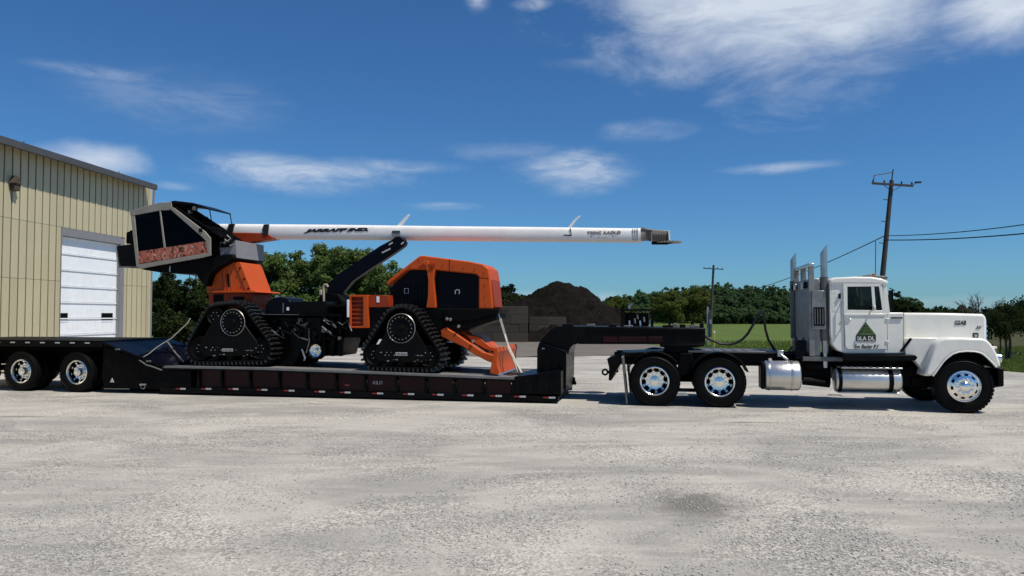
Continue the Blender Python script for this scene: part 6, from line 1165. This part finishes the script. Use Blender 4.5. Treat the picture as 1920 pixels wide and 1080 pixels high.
b = MB(); b.prism(P(yb0, (1222, 432), (1253.5, 432.3), (1254, 450.5), (1222, 452)), yb0 + 0.02, yb0 + 0.32); sh = MC.part('saw_head', b, 'cabgrey', bevel=0.012)
for k in range(6): px = 1224 + k * 5; b = MB(); b.prism(P(yb0, (px, 439), (px + 3, 439), (px + 3, 451), (px, 451)), yb0 + 0.0, yb0 + 0.021); MC.part('motor_fin', b, 'bark', parent=sh, smooth=0)
b = MB(); b.prism(P(yb0, (1213, 431), (1221, 431.5), (1221, 449.5), (1213, 449.5)), yb0 + 0.0, yb0 + 0.34); MC.part('swivel', b, 'bark', bevel=0.006)
b = MB(); b.prism(P(yb0, (1253, 431), (1255.5, 432), (1257, 451), (1254, 451)), yb0 - 0.03, yb0 + 0.35); MC.part('saw_flange', b, 'boom')
b = MB(); q = T(1255, 453, yb0); q2 = T(1279.5, 452.5, yb0); rs = (q2[0] - T(1221, 455, yb0)[0]) / 2; sc_ = (q2[0] + T(1221, 455, yb0)[0]) / 2
ns = 48; vs = [(q2[0] - 0.30 + math.cos(a) * (0.30 if k % 2 else 0.275), yb0 + 0.17 + math.sin(a) * (0.30 if k % 2 else 0.275), q[1] + e) for e in (-0.012, 0.012) for k, a in enumerate(np.linspace(0, 2 * math.pi, ns, endpoint=False))]
b.add(vs, [tuple(range(ns)), tuple(range(2 * ns - 1, ns - 1, -1))] + [(k, (k + 1) % ns, (k + 1) % ns + ns, k + ns) for k in range(ns)]); MC.part('saw_blade', b, 'cabgrey', smooth=0)
b = MB(); b.prism(P(yb0, (1221, 453), (1254, 451.5), (1262, 454), (1250, 457), (1222, 457)), yb0 + 0.08, yb0 + 0.26); MC.part('blade_arbor', b, 'blackmatte', bevel=0.006)
for pts in (((744, 423.5), (752, 423.5), (762, 410), (767.5, 402.5), (765.5, 401.5), (757, 409)), ((1065, 426), (1071, 426), (1079, 414), (1088, 405), (1086.5, 404), (1076, 412))):
    b = MB(); b.prism(P(yb0 + 0.1, *pts), yb0 + 0.10, yb0 + 0.16); MC.part('limb_deflector', b, 'letterwhite', parent=boom, bevel=0.004)
for pts in (((429, 420.5), (437, 419.5), (440, 420.5), (437, 436), (434, 444), (430, 443), (427.5, 432)), ((495, 421), (503.5, 420.5), (504.5, 425), (502.5, 442), (494, 442), (492.5, 430))):
    b = MB(); b.prism(P(yb0, *pts), yb0 - 0.025, yb0 + 0.365); MC.part('boom_band', b, 'lettering', parent=boom, bevel=0.006)
b = MB(); b.prism(P(yb0, (405, 436), (432, 435.8), (500, 437), (514, 447.5), (497, 450), (470, 454), (432, 457), (405, 457)), yb0 - 0.012, yb0 + 0.35); MC.part('boom_base', b, 'orangedark', bevel=0.015, label='faded red orange root plate under the boom')
b = MB(); b.prism(P(yb0, (735.5, 432.5), (750.5, 432.5), (751, 444), (735.5, 444)), yb0 - 0.02, yb0 - 0.002); br_ = MC.part('rest_bracket', b, 'jamb', parent=boom)
b = MB(); b.prism(P(yb0, (736, 433), (750, 433), (750, 436.5), (736, 436.5)), yb0 - 0.026, yb0 - 0.021); MC.part('bracket_label', b, 'cabinet', parent=boom, smooth=0)
for pts in (((1069, 427), (1070, 427), (1072, 442), (1071, 442)), ((1057, 440), (1072, 440.5), (1072, 442.5), (1057, 441.8))):
    b = MB(); b.prism(P(yb0, *pts), yb0 - 0.012, yb0 + 0.02); MC.part('hose_clip', b, 'lettering', parent=boom, smooth=0)
letter(MC, 'JARRAFF IND.', 569, 691, 426.6, 438, yb0 - 0.003, 'lettering', boom, 0.42, 0.085)
letter(MC, 'TSDIC AAOLD', 1101, 1164, 432.5, 439.8, yb0 - 0.003, 'brownletter', boom, 0.0, 0.015)
letter(MC, '*  ____  *', 1106, 1152, 441.5, 446, yb0 - 0.003, 'brownletter', boom, 0.0, -0.005)
for px in (1186, 1190, 1194): b = MB(); b.prism(P(yb0, (px, 429), (px + 1.2, 429), (px + 1.2, 451), (px, 451)), yb0 - 0.008, yb0 + 0.02); MC.part('boom_rib', b, 'jamb', parent=boom, smooth=0)
# dark blue boom rest
b = MB(); b.prism(P(1.38, (617, 560), (612, 545), (616, 530), (640, 509), (675, 486), (712, 461), (734, 449.5), (741, 443.5), (750, 443), (755.5, 447), (760, 455), (757, 461), (745, 470), (718, 488), (690, 506), (660, 527), (645, 545), (632, 564)), 1.38, 1.60); rst = MC.part('boom_rest', b, 'navy', bevel=0.025, label='dark navy slanted boom rest')
for a_, c_ in (((729, 459), (736, 454.5)), ((716, 474), (732, 466)), ((752, 458), (757, 454))):
    q, q2 = T(*a_, 1.37), T(*c_, 1.37); b = MB(); b.bar((q[0], 1.376, q[1]), (q2[0], 1.376, q2[1]), 0.008, 0.035); MC.part('rest_slot', b, 'reflector', parent=rst)
b = MB(); b.prism(P(1.38, (600, 566), (610, 548), (640, 552), (648, 566), (648, 590), (600, 590)), 1.2, 1.8); MC.part('rest_foot', b, 'blackmatte', bevel=0.02)
# hoses and fittings crowding the middle of the machine
rr_ = random.Random(21)
for k in range(16):
    px = 498 + rr_.random() * 140; py = 594 + rr_.random() * 30; q = [T(px + dx, py + dy, 0.5) for dx, dy in ((0, 0), (rr_.uniform(4, 12), rr_.uniform(2, 10)), (rr_.uniform(8, 22), rr_.uniform(-4, 8)), (rr_.uniform(14, 30), rr_.uniform(6, 18)))]
    b = MB(); b.tube([(s, 0.46 + 0.10 * rr_.random(), z) for s, z in q], rr_.choice((0.014, 0.02, 0.026)), 6); MC.part('hydraulic_hose', b, rr_.choice(('black', 'blackmatte', 'rackgrey')))
for k in range(10):
    q = T(500 + rr_.random() * 135, 594 + rr_.random() * 44, 0.5); w_ = rr_.uniform(0.04, 0.11); b = MB(); b.box(q[0], q[0] + w_, 0.5, 0.6, q[1], q[1] + rr_.uniform(0.04, 0.12)); MC.part('control_valve', b, rr_.choice(('blackmatte', 'black', 'rackgrey')), bevel=0.01)
# ================================================================ tie downs
def strapped(name, label, pts, y, wd, m_, cat):
    q = [T(a, c, yy) for (a, c), yy in zip(pts, y)]; b = MB()
    for i in range(len(q) - 1): b.bar((q[i][0], y[i], q[i][1]), (q[i + 1][0], y[i + 1], q[i + 1][1]), wd, 0.02)
    c = (q[0][0], y[0], q[0][1]); o = link(name, b.mesh(name, M[m_], c), loc=VW(*c), rot=(0, 0, -VA)); tag(o, label, cat, 'tie downs holding the machine'); return o
strapped('tie_down_strap', 'pale strap from the engine nose down over the dozer blade', ((938, 597), (946, 625), (952.6, 648), (956, 655), (966, 676), (978, 699)), (0.9, 0.8, 0.7, 0.6, 0.4, 0.2), 0.05, 'strap', 'strap')
strapped('tie_down_strap', 'folded tan strap lying on top of the dozer blade', ((929, 650), (940, 648.5), (951, 651), (962, 672), (972, 698)), (0.3, 0.35, 0.4, 0.35, 0.25), 0.06, 'tan', 'strap')
strapped('tie_down_chain', 'pale chain from the rear track to the sloping trailer deck', ((357, 597), (352, 606), (341, 616), (322, 634), (304, 645), (293, 652), (280, 663), (268, 670)), (0.3, 0.28, 0.25, 0.22, 0.18, 0.15, 0.1, 0.06), 0.04, 'strap', 'chain')
strapped('tie_down_chain', 'thin grey chain crossing the ramp in front of the rear track', ((314, 641), (322, 652), (330, 663), (345, 678)), (0.4, 0.35, 0.3, 0.2), 0.03, 'chain', 'chain')
strapped('tie_down_chain', 'grey chain along the edge of the ramp', ((262, 675), (275, 684), (288, 688), (304, 694)), (0.02, 0.0, -0.01, -0.02), 0.04, 'chain', 'chain')
# bundled tarpaulin on the ramp
def tarp():
    bm = bmesh.new(); n = 28; (s0, z0) = T(318, 660, 0.6); w_, d_, h_ = 0.55, 1.1, 0.34; g_ = []
    for j in range(n + 1):
        row = []
        for i in range(n + 1):
            u, v = i / n * 2 - 1, j / n * 2 - 1; e = max(0, 1 - abs(u) ** 2.2) * max(0, 1 - abs(v) ** 3); z = h_ * e ** 0.6 + 0.09 * e * mnoise.noise((u * 4, v * 5, 2)) + 0.05 * e * mnoise.noise((u * 11, v * 9, 7)); row.append(bm.verts.new((u * w_, v * d_, z)))
        g_.append(row)
    for j in range(n):
        for i in range(n): bm.faces.new((g_[j][i], g_[j][i + 1], g_[j + 1][i + 1], g_[j + 1][i]))
    me = bpy.data.meshes.new('folded_tarpaulin'); bm.to_mesh(me); bm.free(); me.materials.append(M['navy']); me.polygons.foreach_set('use_smooth', [True] * len(me.polygons))
    sl_ = math.atan2(zl - zr, s_l - s_k); sc0 = s_k + (s_l - s_k) * 0.86; zc0 = zr + (zl - zr) * 0.86
    o = link('folded_tarpaulin', me, loc=VW(sc0, 1.15, zc0)); o.rotation_euler = (Matrix.Rotation(-VA, 3, 'Z') @ Matrix.Rotation(-sl_, 3, 'Y')).to_euler(); tag(o, 'folded dark blue tarpaulin lying on the ramp against the rear track', 'tarpaulin')
tarp()
